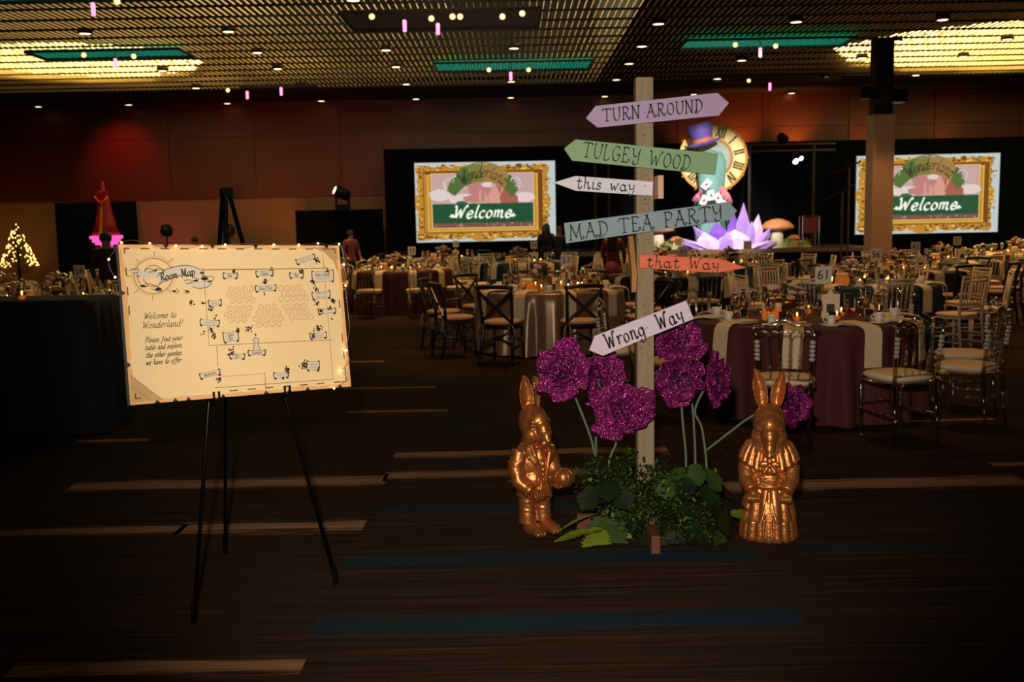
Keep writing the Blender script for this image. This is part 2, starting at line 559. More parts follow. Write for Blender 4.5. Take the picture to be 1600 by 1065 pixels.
def carpet_nodes(m, stripe=None):
    nt = m.node_tree
    b = nt.nodes['Principled BSDF']
    b.inputs['Roughness'].default_value = 0.95
    b.inputs['Specular IOR Level'].default_value = 0.05
    tc = nt.nodes.new('ShaderNodeTexCoord')
    geo = nt.nodes.new('ShaderNodeNewGeometry')

    def streak(sx, sy, sc, off=0):
        mp = nt.nodes.new('ShaderNodeMapping')
        mp.inputs['Scale'].default_value = (sx, sy, 1)
        mp.inputs['Location'].default_value = (off, off, 0)
        nt.links.new(geo.outputs['Position'], mp.inputs[0])
        n = nt.nodes.new('ShaderNodeTexNoise')
        n.inputs['Scale'].default_value = sc
        n.inputs['Detail'].default_value = 5
        n.inputs['Roughness'].default_value = 0.7
        nt.links.new(mp.outputs[0], n.inputs['Vector'])
        return n

    def ramp(src, stops):
        r = nt.nodes.new('ShaderNodeValToRGB')
        el = r.color_ramp.elements
        while len(el) < len(stops):
            el.new(0.5)
        for e, (p, c) in zip(el, stops):
            e.position = p
            e.color = c
        nt.links.new(src, r.inputs[0])
        return r
    n1 = streak(0.5, 26, 1.6)
    base = ramp(n1.outputs[0], [(0.34, lin((26, 23, 22))), (0.48, lin((52, 38, 29))), (0.6, lin((64, 45, 33))), (0.72, lin((96, 66, 46)))])
    pile = streak(60, 60, 3.0, 3.1)
    bp = nt.nodes.new('ShaderNodeBump')
    bp.inputs['Strength'].default_value = 0.6
    bp.inputs['Distance'].default_value = 0.006
    nt.links.new(pile.outputs[0], bp.inputs['Height'])
    nt.links.new(bp.outputs[0], b.inputs['Normal'])
    if stripe is None:
        nt.links.new(base.outputs[0], b.inputs['Base Color'])
        return
    n2 = streak(0.9, 30, 1.3, 7.7)
    sep = nt.nodes.new('ShaderNodeSeparateXYZ')
    nt.links.new(tc.outputs['Generated'], sep.inputs[0])

    def op(kind, a, b_=None, v=None):
        q = nt.nodes.new('ShaderNodeMath')
        q.operation = kind
        for i, x in enumerate((a, b_)):
            if x is None:
                continue
            if isinstance(x, (int, float)):
                q.inputs[i].default_value = x
            else:
                nt.links.new(x, q.inputs[i])
        return q.outputs[0]
    d = op('ABSOLUTE', op('SUBTRACT', op('MULTIPLY', sep.outputs[1], 2.0), 1.0))
    val = op('SUBTRACT', op('ADD', n2.outputs[0], 0.2), op('MULTIPLY', d, 0.34))
    rm = ramp(val, [(0.46, (0, 0, 0, 1)), (0.58, (1, 1, 1, 1))])
    mx = nt.nodes.new('ShaderNodeMix')
    mx.data_type = 'RGBA'
    nt.links.new(rm.outputs[0], mx.inputs[0])
    nt.links.new(base.outputs[0], mx.inputs[6])
    n3 = streak(1.2, 60, 2.0, 1.7)
    cc = lin(stripe)
    tint = ramp(n3.outputs[0], [(0.35, tuple(x * 0.62 for x in cc[:3]) + (1,)), (0.65, cc)])
    nt.links.new(tint.outputs[0], mx.inputs[7])
    nt.links.new(mx.outputs[2], b.inputs['Base Color'])


def carpet(name, stripe=None):
    m = bpy.data.materials.new(name)
    m.use_nodes = True
    carpet_nodes(m, stripe)
    return m


XL, XR, YB, YF, ZC = -16.5, 16.5, -6.0, 28.0, 5.0
M_CARPET = carpet('carpet')
M_TAN = carpet('carpet_tan', (176, 128, 92))
M_TEAL = carpet('carpet_teal', (36, 56, 66))
floor = structure('floor', MB().box(((XL + XR) / 2, (YB + YF) / 2, -0.05), (XR - XL + .4, YF - YB + .4, 0.1)), M_CARPET)
STRIPES = [  # pixel rows and columns of the woven bands
    (20, 472, 1028, 1060, 0), (282, 568, 811, 836, 0), (-40, 284, 822, 838, 0), (118, 601, 745, 766, 0), (120, 232, 684, 692, 0),
    (110, 165, 655, 660, 0), (619, 1046, 700, 713, 0), (603, 990, 731, 748, 0), (1130, 1610, 744, 768, 0), (1548, 1610, 720, 730, 0),
    (540, 680, 604, 608, 0), (1300, 1560, 655, 660, 0), (545, 700, 640, 645, 0), (540, 600, 563, 567, 0), (1540, 1610, 470, 473, 0),
    (586, 1010, 782, 803, 1), (541, 1190, 858, 887, 1), (492, 1256, 948, 996, 1), (1240, 1610, 846, 862, 1), (610, 760, 660, 670, 1)]
for x0, x1, y0, y1, k in STRIPES:
    a, b = fl(x0, (y0 + y1) / 2), fl(x1, (y0 + y1) / 2)
    n_, f_ = fl((x0 + x1) / 2, y1), fl((x0 + x1) / 2, y0)
    cx, cy = (a.x + b.x) / 2, (n_.y + f_.y) / 2
    MB().box((0, 0, 0), (b.x - a.x, f_.y - n_.y, 0.003)).build('carpet_band', M_TEAL if k else M_TAN, floor, loc=(cx, cy, 0.001))

M_WALL = mat('dark_wall_paint', (70, 60, 52), 0.8)
M_BEIGE = mat('beige_wall_paint', (128, 98, 70), 0.75, vary=0.05, scale=3)
M_WOOD = mat('wood_wall_panel', (88, 38, 20), 0.45, vary=0.35, scale=14, stretch=(6, 6, 0.15), bump=0.1)
wall_far = structure('wall_far', MB().box((0, YF + .1, 3.5), (XR - XL, .2, 7.2)), M_BEIGE)
structure('wall_left', MB().box((XL - .1, (YB + YF) / 2, 3.5), (.2, YF - YB + .4, 7.2)), M_WALL)
structure('wall_right', MB().box((XR + .1, (YB + YF) / 2, 3.5), (.2, YF - YB + .4, 7.2)), M_WALL)
structure('wall_back', MB().box((0, YB - .1, 3.5), (XR - XL, .2, 7.2)), M_WALL)
pw = 2.36
for tier, (z0, z1) in enumerate(((2.46, 4.06), (4.075, 5.0))):
    me = MB().box((0, 0, 0), (pw - .018, .05, z1 - z0)).mesh('wall_panel', M_WOOD)
    for k in range(14):
        put('wall_panel', me, wall_far, (XL + pw * (k + .5), YF - .026, (z0 + z1) / 2))
me = MB().box((0, 0, 0), (.12, .09, 2.54)).mesh('batten', M_WOOD)
for k in range(1, 14):
    put('batten', me, wall_far, (XL + pw * k, YF - .045, 3.73))
MB().box((0, 0, 0), (XR - XL, .07, .05)).build('picture_rail', M_WOOD, wall_far, loc=(0, YF - .035, 2.44))

SYL = 13.8
# ---- ceiling: dark deck, soffits and the open slat field
M_DECK = mat('ceiling_deck', (16, 15, 14), 0.9)
M_SLAT = mat('ceiling_slat', (226, 196, 128), 0.5, vary=0.1, scale=12)
M_CARRIER = mat('ceiling_carrier', (22, 20, 18), 0.7)
ceiling = structure('ceiling', MB().box((0, (YB + YF) / 2, 7.05), (XR - XL + .4, YF - YB + .4, .1)), M_DECK)
MB().box((0, 0, 0), (XR - XL, 2.6, .2)).build('soffit', M_DECK, ceiling, loc=(0, 26.7, ZC + .1))
MB().box((0, 0, 0), (XR - XL, 17.6, .2)).build('soffit', M_DECK, ceiling, loc=(0, 2.8, ZC + .1))
MB().box((0, 0, 0), (XR - XL, .1, 2.0)).build('bulkhead_light_stop', M_DECK, ceiling, loc=(0, 25.45, 6.1))
MB().box((0, 0, 0), (XR - XL, .1, 2.0)).build('bulkhead_light_stop', M_DECK, ceiling, loc=(0, 11.55, 6.1))
MB().box((0, 0, 0), (.08, SYL, 1.85)).build('bulkhead_light_stop', M_DECK, ceiling, loc=(2.2, 11.6 + SYL / 2, 6.0))  # unseen divider, added to keep void lamp light off the right-hand slats
SY0, SY1 = 11.6, 25.4
pitch = 0.112
me = MB().box((0, 0, 0), (.012, SY1 - SY0, .026)).mesh('slat', M_SLAT)
nsl = 294
for k in range(nsl):
    put('slat', me, ceiling, ((k - nsl / 2 + .5) * pitch, (SY0 + SY1) / 2, ZC + .045))
me = MB().box((0, 0, 0), (XR - XL, .03, .032)).mesh('carrier', M_CARRIER)
yy = SY0 + .3
while yy < SY1:
    put('carrier', me, ceiling, (0, yy, ZC + .012))
    yy += 0.8

# luminous light wells above the slats
M_LUM = mat('luminous_diffuser', (255, 226, 150), .6, emit=(255, 224, 142), es=5.5)
for cx, cy, rr_, ry_, lab in ((-8.9, 21.7, 2.5, 2.4, 'round luminous light well glowing through the slats near the red tower'), (11.6, 21.9, 4.6, 3.2, 'large oval luminous light well glowing through the slats past the column')):
    t = thing('light_well', lab, 'ceiling light', (cx, cy, ZC + .16))
    MB().lathe([(.001, .02), (rr_, .02), (rr_, .05), (.001, .05)], 48, sy=ry_ / rr_).build('backing', M_DECK, t)
    cells = MB()
    ng = int(rr_ / .34)
    for ix in range(-ng, ng + 1):
        for iy in range(-ng, ng + 1):
            x_, y_ = ix * .34 + (.17 if iy % 2 else 0), iy * .34
            if math.hypot(x_, y_ * rr_ / ry_) < rr_ - .16:
                cells.box((x_, y_, .01), (.27, .24, .02))
    cells.build('lamp_cells', M_LUM, t)['kind'] = 'stuff'
    MB().lathe([(rr_, -.02), (rr_ + .06, -.02), (rr_ + .06, .2), (rr_, .2), (rr_, -.02)], 48, sy=ry_ / rr_).build('rim', M_DECK, t)
    for k in range(4):
        a = k * pi / 2 + .6
        MB().tube([(rr_ * .6 * cos(a), ry_ * .6 * sin(a), .05), (rr_ * .6 * cos(a), ry_ * .6 * sin(a), 7.0 - ZC - .16)], .012, 6).build('hanger', M_CARRIER, t)
# recessed downlights
M_GLOW = mat('downlight_lens', (255, 214, 170), 0.5, emit=(255, 208, 160), es=5.0)
dl = thing('downlight', 'round recessed downlight glowing warm in the dark slatted ceiling', 'light', group='ceiling downlights')
MB().lathe([(.115, .09), (.125, 0.0), (.1, -.004), (.095, .05), (.09, .06)], 20).build('trim_ring', M_CARRIER, dl, True)
MB().lathe([(.001, .005), (.094, .005), (.094, .012), (.001, .012)], 20).build('lens', M_GLOW, dl)
DL = Proto(dl)
for px, py in [(133, 53), (357, 50), (402, 83), (434, 108), (470, 134), (254, 111), (306, 138), (60, 167), (201, 164), (355, 162), (502, 158),
               (552, 1), (603, 79), (619, 105), (635, 132), (650, 155), (803, 76), (802, 100), (799, 128), (798, 153), (1029, 38), (1003, 73),
               (983, 100), (963, 125), (945, 151), (1244, 35), (1159, 95), (1121, 123.5), (1084, 148), (1237, 146), (1290, 121), (1473, 31.5),
               (1400, 65), (1347, 91), (1364, 144), (1431, 118), (1520, 142), (1505, 89), (1574, 62)]:
    p = fl(px, py, ZC - .07)
    DL.place((p.x, p.y, ZC - .07), 0, 'round recessed downlight glowing warm in the dark slatted ceiling')

# mesh grille panels hung under the slats, some lit green
M_GRILLE = mat('grille_wire', (60, 58, 54), 0.5, 0.5)


def grille_panel(x0, y0, x1, y1, glow, es, label):
    a, b = fl(x0, y1, ZC - .12), fl(x1, y0, ZC - .12)
    W = (fl(x1, (y0 + y1) / 2, ZC - .12).x - fl(x0, (y0 + y1) / 2, ZC - .12).x)
    ya, yb = fl((x0 + x1) / 2, y0, ZC - .12).y, fl((x0 + x1) / 2, y1, ZC - .12).y
    L = abs(yb - ya)
    c = fl((x0 + x1) / 2, (y0 + y1) / 2, ZC - .12)
    t = thing('ceiling_grille', label, 'grille', (c.x, (ya + yb) / 2, ZC - .14))
    fr = MB()
    for sx in (-1, 1):
        fr.box((sx * W / 2, 0, .03), (.03, L, .05))
        fr.box((0, sx * L / 2, .03), (W, .03, .05))
    fr.build('frame', M_CARRIER, t)
    g = MB()
    s_ = .13
    k = -int(L / s_) - 1
    while k * s_ < W:
        for sg in (1, -1):
            xa, xb = k * s_, k * s_ + L
            t0, t1 = max(0, -xa / L), min(1, (W - xa) / L)
            if t1 > t0:
                pa, pb = xa + L * t0, xa + L * t1
                za, zb = (-L / 2 + L * t0) * sg, (-L / 2 + L * t1) * sg
                g.bar((pa - W / 2, za, 0), (pb - W / 2, zb, 0), .02, .005)
        k += 1
    g.build('wire_mesh', M_GRILLE, t)['kind'] = 'stuff'
    bk = MB().box((0, 0, .06), (W - .03, L - .03, .01)).build('glow_plate', mat('glow_plate_%d_%d_%d' % glow, glow, 0.6, emit=glow, es=es), t)  # green panels are backlit; the others have no lamp, their faint glow is painted in
    return t


grille_panel(50, 79, 297, 92, (24, 160, 126), 1.25, 'green-lit mesh grille panel beside the round glowing light well')
grille_panel(680, 97, 923, 111, (24, 160, 126), 1.25, 'green-lit mesh grille panel in the middle of the ceiling slats')
grille_panel(1070, 61, 1322, 75, (16, 160, 126), 1.25, 'green-lit mesh grille panel near the signpost top')
grille_panel(-80, -6, 290, 3, (24, 150, 118), 1.1, 'green-lit mesh grille panel hung closest above the easel')
grille_panel(540, 17, 845, 46, (70, 62, 50), .25, 'glow-painted grey mesh grille panel among bright ceiling slats')
grille_panel(1112, 125, 1302, 132, (58, 34, 24), .2, 'glow-painted brown mesh grille panel close to the wood wall')
grille_panel(380, 136, 500, 144, (60, 22, 20), .2, 'glow-painted reddish mesh grille panel at the edge of the slats')
M_PINK = mat('pink_lamp', (255, 150, 190), 0.5, emit=(255, 120, 170), es=3.0)
pk = thing('pendant_lamp', 'x', 'light', group='pink ceiling pendants')
MB().tube([(0, 0, .0), (0, 0, .32)], .006, 6).build('cord', M_CARRIER, pk)
MB().lathe([(.01, -.17), (.028, -.16), (.03, 0), (.012, .01)], 10).build('lamp_tube', M_PINK, pk, True)
PK = Proto(pk)
for px, py in [(145, 5), (180, 92), (386, 143), (439, 137), (632, 32), (684, 37), (798, 113), (1188, 75), (1203, 130)]:
    p = fl(px, py, ZC - .3)
    PK.place((p.x, p.y, ZC - .3), 0, 'tiny pink glowing tube pendant hanging under the slatted ceiling')
M_BULB = mat('globe_lamp', (255, 214, 150), 0.5, emit=(255, 205, 140), es=2.2)
gb = thing('globe_lamp', 'x', 'light', group='small ceiling globe bulbs')
MB().tube([(0, 0, .03), (0, 0, .26)], .006, 6).build('cord', M_CARRIER, gb)
MB().ell((0, 0, 0), (.045, .045, .045), 10, 7).build('bulb', M_BULB, gb, True)
GB = Proto(gb)
for px, py in [(183, 2), (131, 86), (209, 88), (356, 141), (581, 26), (674, 29), (707, 26), (719, 26), (785, 26), (816, 21), (764, 109), (826, 109), (1149, 70), (1212, 72), (1170, 126)]:
    p = fl(px, py, ZC - .24)
    GB.place((p.x, p.y, ZC - .24), 0, 'tiny round globe bulb hanging beside the ceiling grille panels')


# ---- black pipe-and-drape along the far wall
def drape(name, x0, x1, y, h, label, folds=0.35, z0=0.0):
    mb = MB()
    n = int((x1 - x0) / .06)
    vs = []
    for i in range(n + 1):
        x = x0 + (x1 - x0) * i / n
        yy_ = y + .04 * sin(x / folds * 2 * pi) + .015 * sin(x * 31.0)
        vs += [(x, yy_, z0), (x, yy_, h), (x, yy_ + .03, z0), (x, yy_ + .03, h)]
    fs = []
    for i in range(n):
        a = 4 * i
        fs += [(a, a + 4, a + 5, a + 1), (a + 2, a + 3, a + 7, a + 6), (a + 1, a + 5, a + 7, a + 3)]
    mb.add(vs, fs)
    return tag(mb.build(name, M_BLACK, None, True), label, 'drape')


drape('stage_drape', -3.34, 14.6, 27.1, 3.6, 'tall black drape behind both welcome screens and the stage')
drape('low_drape', -5.78, -3.42, 27.1, 2.02, 'lower black drape beside the tall one, under the moving light')

# ---- stage
M_STAGE = mat('stage_deck', (26, 22, 20), 0.5)
st = thing('stage', 'low black stage with brown front edge below the big clock', 'stage', (4.8, 24.6, 0))
MB().box((0, 0, .82), (7.4, 3.0, .1)).build('deck', M_STAGE, st)
MB().box((0, -1.515, .83), (7.4, .03, .08)).build('edge_strip', mat('stage_edge', (120, 86, 60), 0.5), st)
MB().box((0, 0, .38), (7.3, 2.9, .76)).build('skirt', M_BLACK, st)

# ---- column
col_ = thing('column', 'square beige column in front of the far welcome screen', 'column', (7.32, 19.9, 0))
MB().box((0, 0, 1.77), (.41, .41, 3.54)).build('sleeve', mat('column_beige', (206, 168, 136), 0.8, vary=.08, scale=2), col_)
MB().box((0, 0, 4.27), (.34, .34, 1.46)).build('shaft', M_DECK, col_)
MB().box((0, 0, .06), (.5, .5, .12)).build('base_block', mat('column_base', (90, 70, 56), 0.7), col_)
pj = thing('projector', 'black projector bracketed high on the beige column', 'projector', (7.32, 19.46, 3.72))
MB().box((0, -.06, .12), (.5, .34, .24)).build('housing', M_DARKMETAL, pj)
MB().box((-.42, 0, .2), (.3, .16, .22)).build('side_speaker', M_DARKMETAL, pj)
MB().bar((.2, .02, .1), (.62, .02, .2), .06, .05).build('arm', mat('arm_grey', (90, 74, 66), 0.5), pj)
MB().box((0, .15, .12), (.1, .16, .1)).build('bracket', M_DARKMETAL, pj)


# ---- welcome screens
def em(name, rgb, s=0.9):
    if name in MATS:
        return MATS[name]
    m = mat(name, (8, 8, 8), 0.7, emit=rgb, es=s, vary=0)
    return m


SCR = [em('scr_white', (214, 226, 222), .75), em('scr_gold', (196, 140, 52)), em('scr_gold_dark', (120, 72, 20)), em('scr_gold_light', (240, 196, 104)),
       em('scr_sky', (206, 168, 166)), em('scr_cloud', (232, 214, 208)), em('scr_castle', (172, 96, 84)), em('scr_green', (28, 84, 56)),
       em('scr_green_arch', (84, 112, 58)), em('scr_arch_gold', (164, 128, 74)), em('scr_text_dark', (48, 46, 24)), em('scr_text_white', (244, 248, 230), 1.0),
       em('scr_flowers', (130, 84, 76)), em('scr_pinkcloud', (196, 132, 126)), em('scr_castle_light', (222, 160, 146)), em('scr_green_mid', (52, 110, 64)),
       em('scr_arch_mid', (128, 124, 62))]


def screen_picture(W, H, seed=3):
    """the projected picture: everything in crop pixels of the slide"""
    rnd = random.Random(seed)

    def X(p):
        return ((p[0] - 80) / 1425 - .5) * W, (.5 - (p[1] - 100) / 800) * H
    mb = MB()
    lay = [0]

    def fl_(slot, pts):
        lay[0] -= .0006
        mb.slot(slot).flat([X(p) for p in pts][::-1], lay[0])

    def rect(slot, x0, y0, x1, y1):
        fl_(slot, [(x0, y0), (x1, y0), (x1, y1), (x0, y1)])
    rect(0, 80, 100, 1505, 900)
    # ornate gilt frame with a scalloped outline
    out = []
    n = 60
    for (ax, ay), (bx, by) in (((112, 150), (1420, 150)), ((1420, 150), (1420, 860)), ((1420, 860), (112, 860)), ((112, 860), (112, 150))):
        L = math.hypot(bx - ax, by - ay)
        nx, ny = (by - ay) / L, -(bx - ax) / L
        for i in range(n):
            t = i / n
            bulge = 16 * abs(sin(t * pi * 8)) + 34 * math.exp(-((t - .5) / .07) ** 2) + 22 * (math.exp(-(t / .05) ** 2) + math.exp(-((1 - t) / .05) ** 2))
            out.append((ax + (bx - ax) * t + nx * bulge, ay + (by - ay) * t + ny * bulge))
    fl_(1, out)
    for i in range(360):
        side = rnd.random()
        if side < .36:
            x, y = rnd.uniform(100, 1430), rnd.uniform(128, 178)
        elif side < .7:
            x, y = rnd.uniform(100, 1430), rnd.uniform(812, 872)
        elif side < .85:
            x, y = rnd.uniform(92, 150), rnd.uniform(150, 860)
        else:
            x, y = rnd.uniform(1375, 1440), rnd.uniform(150, 860)
        r, a = rnd.uniform(6, 17), rnd.uniform(0, 6.28)
        fl_(rnd.choice((2, 2, 3, 1)), [(x + r * cos(a + k * 1.05) * 1.4, y + r * .7 * sin(a + k * 1.05)) for k in range(6)])
    rect(2, 163, 188, 1368, 812)
    rect(1, 172, 205, 1352, 803)
    fl_(2, [(172, 205), (1352, 205), (1310, 225), (205, 225)])
    fl_(2, [(1352, 205), (1352, 803), (1322, 785), (1322, 225)])
    rect(3, 205, 225, 1318, 790)
    rect(1, 215, 236, 1308, 782)
    rect(3, 240, 210, 1282, 768)
    rect(4, 250, 216, 1272, 758)
    # sky, clouds, castle
    for x, y, rx, ry, s_ in [(330, 430, 110, 60, 5), (480, 330, 120, 60, 5), (560, 470, 150, 50, 5), (760, 360, 160, 90, 13), (880, 330, 140, 70, 13),
                             (1180, 460, 110, 50, 5), (820, 330, 70, 26, 5), (1120, 300, 90, 40, 4), (680, 470, 120, 40, 13), (980, 480, 130, 40, 13)]:
        fl_(s_, [(x + rx * cos(k * .4) * (1 + .12 * sin(k * 2.3)), y + ry * sin(k * .4)) for k in range(16)])
    for x, w_, h_, s_ in [(735, 26, 110, 14), (790, 20, 90, 14), (866, 20, 190, 14), (905, 26, 150, 6), (935, 20, 180, 6), (962, 18, 140, 14),
                          (830, 30, 70, 6), (1000, 30, 110, 6), (1040, 22, 80, 6), (1075, 26, 100, 6), (1108, 16, 60, 6), (880, 120, 60, 14), (1020, 160, 40, 6)]:
        rect(s_, x - w_ / 2, 520 - h_, x + w_ / 2, 520)
        fl_(s_, [(x - w_ * .6, 520 - h_), (x, 520 - h_ - w_ * 1.3), (x + w_ * .6, 520 - h_)])
    fl_(15, [(480, 530), (500, 495), (560, 488), (610, 512), (640, 530)])
    rect(7, 252, 518, 1270, 712)
    rect(12, 252, 712, 1270, 757)
    for i in range(50):
        x, y, r = rnd.uniform(255, 1265), rnd.uniform(716, 752), rnd.uniform(4, 9)
        fl_(rnd.choice((14, 7, 12, 13)), [(x + r * cos(k), y + r * sin(k)) for k in range(6)])
    for sx, x0 in ((1, 420), (-1, 1105)):
        fl_(0, [(x0 + 44 * cos(k * .4), 320 + 58 * sin(k * .4)) for k in range(16)])
        fl_(4, [(x0 + sx * 6 + 36 * cos(k * .4), 322 + 50 * sin(k * .4)) for k in range(16)])
    # arched banner, green fading to bronze
    seg = 24

    def arc(c, R, x):
        return c - sqrt(max(0, R * R - (x - 760) ** 2))
    for i in range(seg):
        ta, tb = i / seg, (i + 1) / seg
        pts = []
        for t in (ta, tb):
            xo = 400 + 720 * t
            xi = 485 + 565 * t
            pts.append(((xo, arc(475, 370, xo)), (xi, arc(640, 340, xi))))
        s_ = 8 if ta < .28 or ta > .86 else (16 if ta < .5 else 9)
        fl_(s_, [pts[0][0], pts[1][0], pts[1][1], pts[0][1]])
    for i in range(40):
        t = rnd.choice((rnd.uniform(0, .12), rnd.uniform(.88, 1), rnd.uniform(.4, .6)))
        xo = 410 + 700 * t
        y = arc(475, 370, xo) + rnd.uniform(5, 60 if abs(t - .5) > .2 else 24)
        r = rnd.uniform(4, 9)
        fl_(rnd.choice((0, 3, 11, 7)), [(xo + r * cos(k), y + r * .7 * sin(k)) for k in range(6)])
    # Wonderland along the arch
    mb.slot(10)
    st_, tot = text_strokes('Wonderland', 118, 0, 0, .25, .03)
    for s_ in st_:
        q = []
        for x, z in s_:
            a = (x - tot / 2) / tot * 1.62
            R = 262 + z
            q.append(X((765 + R * sin(a) * 1.02, 520 - R * cos(a))))
        mb.ribbon(q, .030 * W / 3.6, lay[0] - .001, .7)
    mb.slot(11)
    st_, tot = text_strokes('Welcome', 122, 750, 0, .28, .08, 1.12, True)
    for s_ in st_:
        mb.ribbon([X((x, 662 - z)) for x, z in s_], .056 * W / 3.6, lay[0] - .0012, .7)
    for sx, cx in ((-1, 430), (1, 1080)):
        for k in range(3):
            q = [(cx + sx * (-40 + 40 * k * .5 + (20 - 2 * i) * cos(i * .55 + k)), 640 + (16 - 1.4 * i) * sin(i * .55 + k * 2)) for i in range(9)]
            mb.ribbon([X(p) for p in q], .034 * W / 3.6, lay[0] - .0012)
    return mb


def screen(cpx, cpy, Y, W, H, rz, label):
    c = at(cpx, cpy, Y)
    t = thing('projection_screen', label, 'screen', (c.x, c.y, c.z - H / 2), rz)
    MB().box((0, .03, H / 2), (W + .02, .04, H + .02)).build('screen_panel', em('scr_panel', (200, 210, 206), .3), t)
    o = screen_picture(W, H).build('projected_picture', SCR, t)
    o.location = (0, .004, H / 2)
    for sx in (-1, 1):
        MB().tube([(sx * W * .32, .1, H / 2), (sx * W * .32, .1, -(c.z - H / 2) + .03)], .03, 8).build('leg', M_DARKMETAL, t)
        MB().box((sx * W * .32, .1, -(c.z - H / 2) + .02), (.1, .4, .04)).build('foot', M_DARKMETAL, t)
    return t


screen(759, 315, 26.2, 3.64, 2.04, radians(3), 'glowing Wonderland welcome screen clear of the beige column')
screen(1449, 303, 26.2, 3.64, 2.02, radians(-3), 'glowing Wonderland welcome screen partly hidden by the beige column')

# ---- stage set pieces
ZS = 24.4


def S(px, py, dy=0.0):
    return at(px, py, ZS + dy)


def sm(name, rgb, rough=.6, vary=.15, scale=8, **k):
    return mat(name, rgb, rough, 0.0, vary, scale, **k)


kk = ZS / F_PX
c = S(1114, 247)
ck = thing('stage_clock', 'giant gold clock face with Roman numerals on the stage', 'clock', (c.x, c.y, .87))
cz = c.z - .87
R = 53 * kk


def disc(mb, r, y0, y1, n=48, r0=0.0):
    prof = [(r0 if r0 else 1e-4, y0), (r, y0), (r, y1), (r0 if r0 else 1e-4, y1)]
    if r0:
        prof.append((r0, y0))
    return mb.lathe(prof, n, (0, 0, cz), M=Matrix.Rotation(radians(90), 3, 'X'))


disc(MB(), R * .97, -.03, .03).build('face', sm('clock_face', (240, 214, 140)), ck)
disc(MB(), R, -.04, .055, r0=R * .93).build('rim', mat('clock_rim', (176, 116, 40), .4, .5), ck)
disc(MB(), R * .58, -.04, .05, r0=R * .5).build('inner_ring', mat('clock_rim2', (150, 92, 40), .4, .5), ck)
disc(MB(), R * .5, -.04, .036).build('centre', sm('clock_centre', (150, 160, 146)), ck)
for i, num in enumerate(('XII', 'I', 'II', 'III', 'IV', 'V', 'VI', 'VII', 'VIII', 'IX', 'X', 'XI')):
    mb = MB()
    st_, tot = text_strokes(num, R * .26, 0, 0, 0, .06, .8, True)
    a = radians(90 - 30 * i - 18)
    for s_ in st_:
        q = []
        for x, z in s_:
            rr = R * .63 + z
            q.append((rr * cos(a) + x * sin(a), rr * sin(a) - x * cos(a) + cz))
        mb.ribbon(q, R * .045, -.06)
    mb.build('numeral', mat('clock_ink', (84, 60, 20), .7), ck)
for k in range(12):
    a = 2 * pi * k / 12
    MB().ell((R * 1.02 * cos(a), 0, cz + R * 1.02 * sin(a)), (.035, .03, .035), 8, 6).build('stud', MATS['clock_rim'], ck, True)
MB().box((0, .12, cz / 2), (.3, .08, cz)).build('support', M_BLACK, ck)

c = S(1112, 330, -.3)
tp = thing('stage_pillar', 'pale teal waterfall-like pillar in front of the stage clock', 'pillar', (c.x, c.y, .87))
top = S(1112, 234, -.3).z - .87
prof = [(.46, 0), (.4, .2), (.34, .5), (.31, .9), (.3, top * .6), (.33, top * .75), (.34, top * .88), (.26, top * .97), (.01, top)]
MB().lathe(prof, 24, sx=1.0, sy=.35).build('column_body', sm('teal_pillar', (104, 150, 142), .5, .35, 3, bump=.3), tp, True)
c = S(1100, 229, -.45)
th = thing('top_hat', 'purple top hat with orange band tilted on the stage clock', 'hat', c)
TH = Matrix.Rotation(radians(-14), 3, 'Y')
u = kk
MB().lathe([(15 * u, 4 * u), (17 * u, 20 * u), (21 * u, 34 * u), (19 * u, 35 * u), (.01, 34 * u)], 24, M=TH).build('crown', sm('hat_purple', (104, 84, 168)), th, True)
MB().lathe([(15.5 * u, 4 * u), (16.5 * u, 12 * u), (16 * u, 12 * u)], 24, M=TH).build('band', sm('hat_band', (190, 104, 40)), th, True)
MB().lathe([(.01, 1 * u), (14 * u, 1 * u), (27 * u, 5 * u), (26 * u, 7 * u), (15 * u, 4 * u), (.01, 4 * u)], 28, sy=.6, M=TH).build('brim', sm('hat_brim', (92, 74, 150)), th, True)
rr = random.Random(5)
M_CARD = sm('playing_card', (236, 232, 220), .5, .03)
M_CARDRED = sm('card_pip', (190, 30, 40))
for px, py, a in [(1100, 313, 25), (1111, 305, -10), (1122, 309, -30), (1104, 288, 40), (1130, 318, -60)]:
    c = S(px, py, -.62 - rr.random() * .08)
    t = thing('giant_playing_card', 'white giant playing card leaning at the pillar foot', 'card', c, 0, 'playing cards on the stage')
    Mx = Matrix.Rotation(radians(a), 3, 'Y') @ Matrix.Rotation(radians(12), 3, 'X')
    MB().box((0, 0, 0), (10 * kk, .012, 15 * kk), Mx).build('card', M_CARD, t)
    MB().ell(Mx @ Vector((0, -.008, 0)), (2 * kk, .004, 2.4 * kk), 6, 5, Mx).build('pip', M_CARDRED, t)


def rose(px, py, r, col, nm, lab, dy=-.6):
    c = S(px, py, dy)
    t = thing('paper_rose', lab, 'flower', c, 0, 'paper roses on the stage')
    for k in range(9):
        a = k * 2.4
        q = r * (.25 + .07 * k)
        Mx = Matrix.Rotation(a, 3, 'Y') @ Matrix.Rotation(radians(-24), 3, 'X')
        MB().ell(Mx @ Vector((q * .55, -.03 + .012 * k, 0)), (q * .6, .03, q * .8), 8, 6, Mx).build('petal', sm(nm, col, .6, .25), t, True)
    MB().tube([(0, .02, 0), (.02, .06, -(c.z - .87))], .012, 5).build('stem', sm('rose_stem', (40, 90, 46)), t)


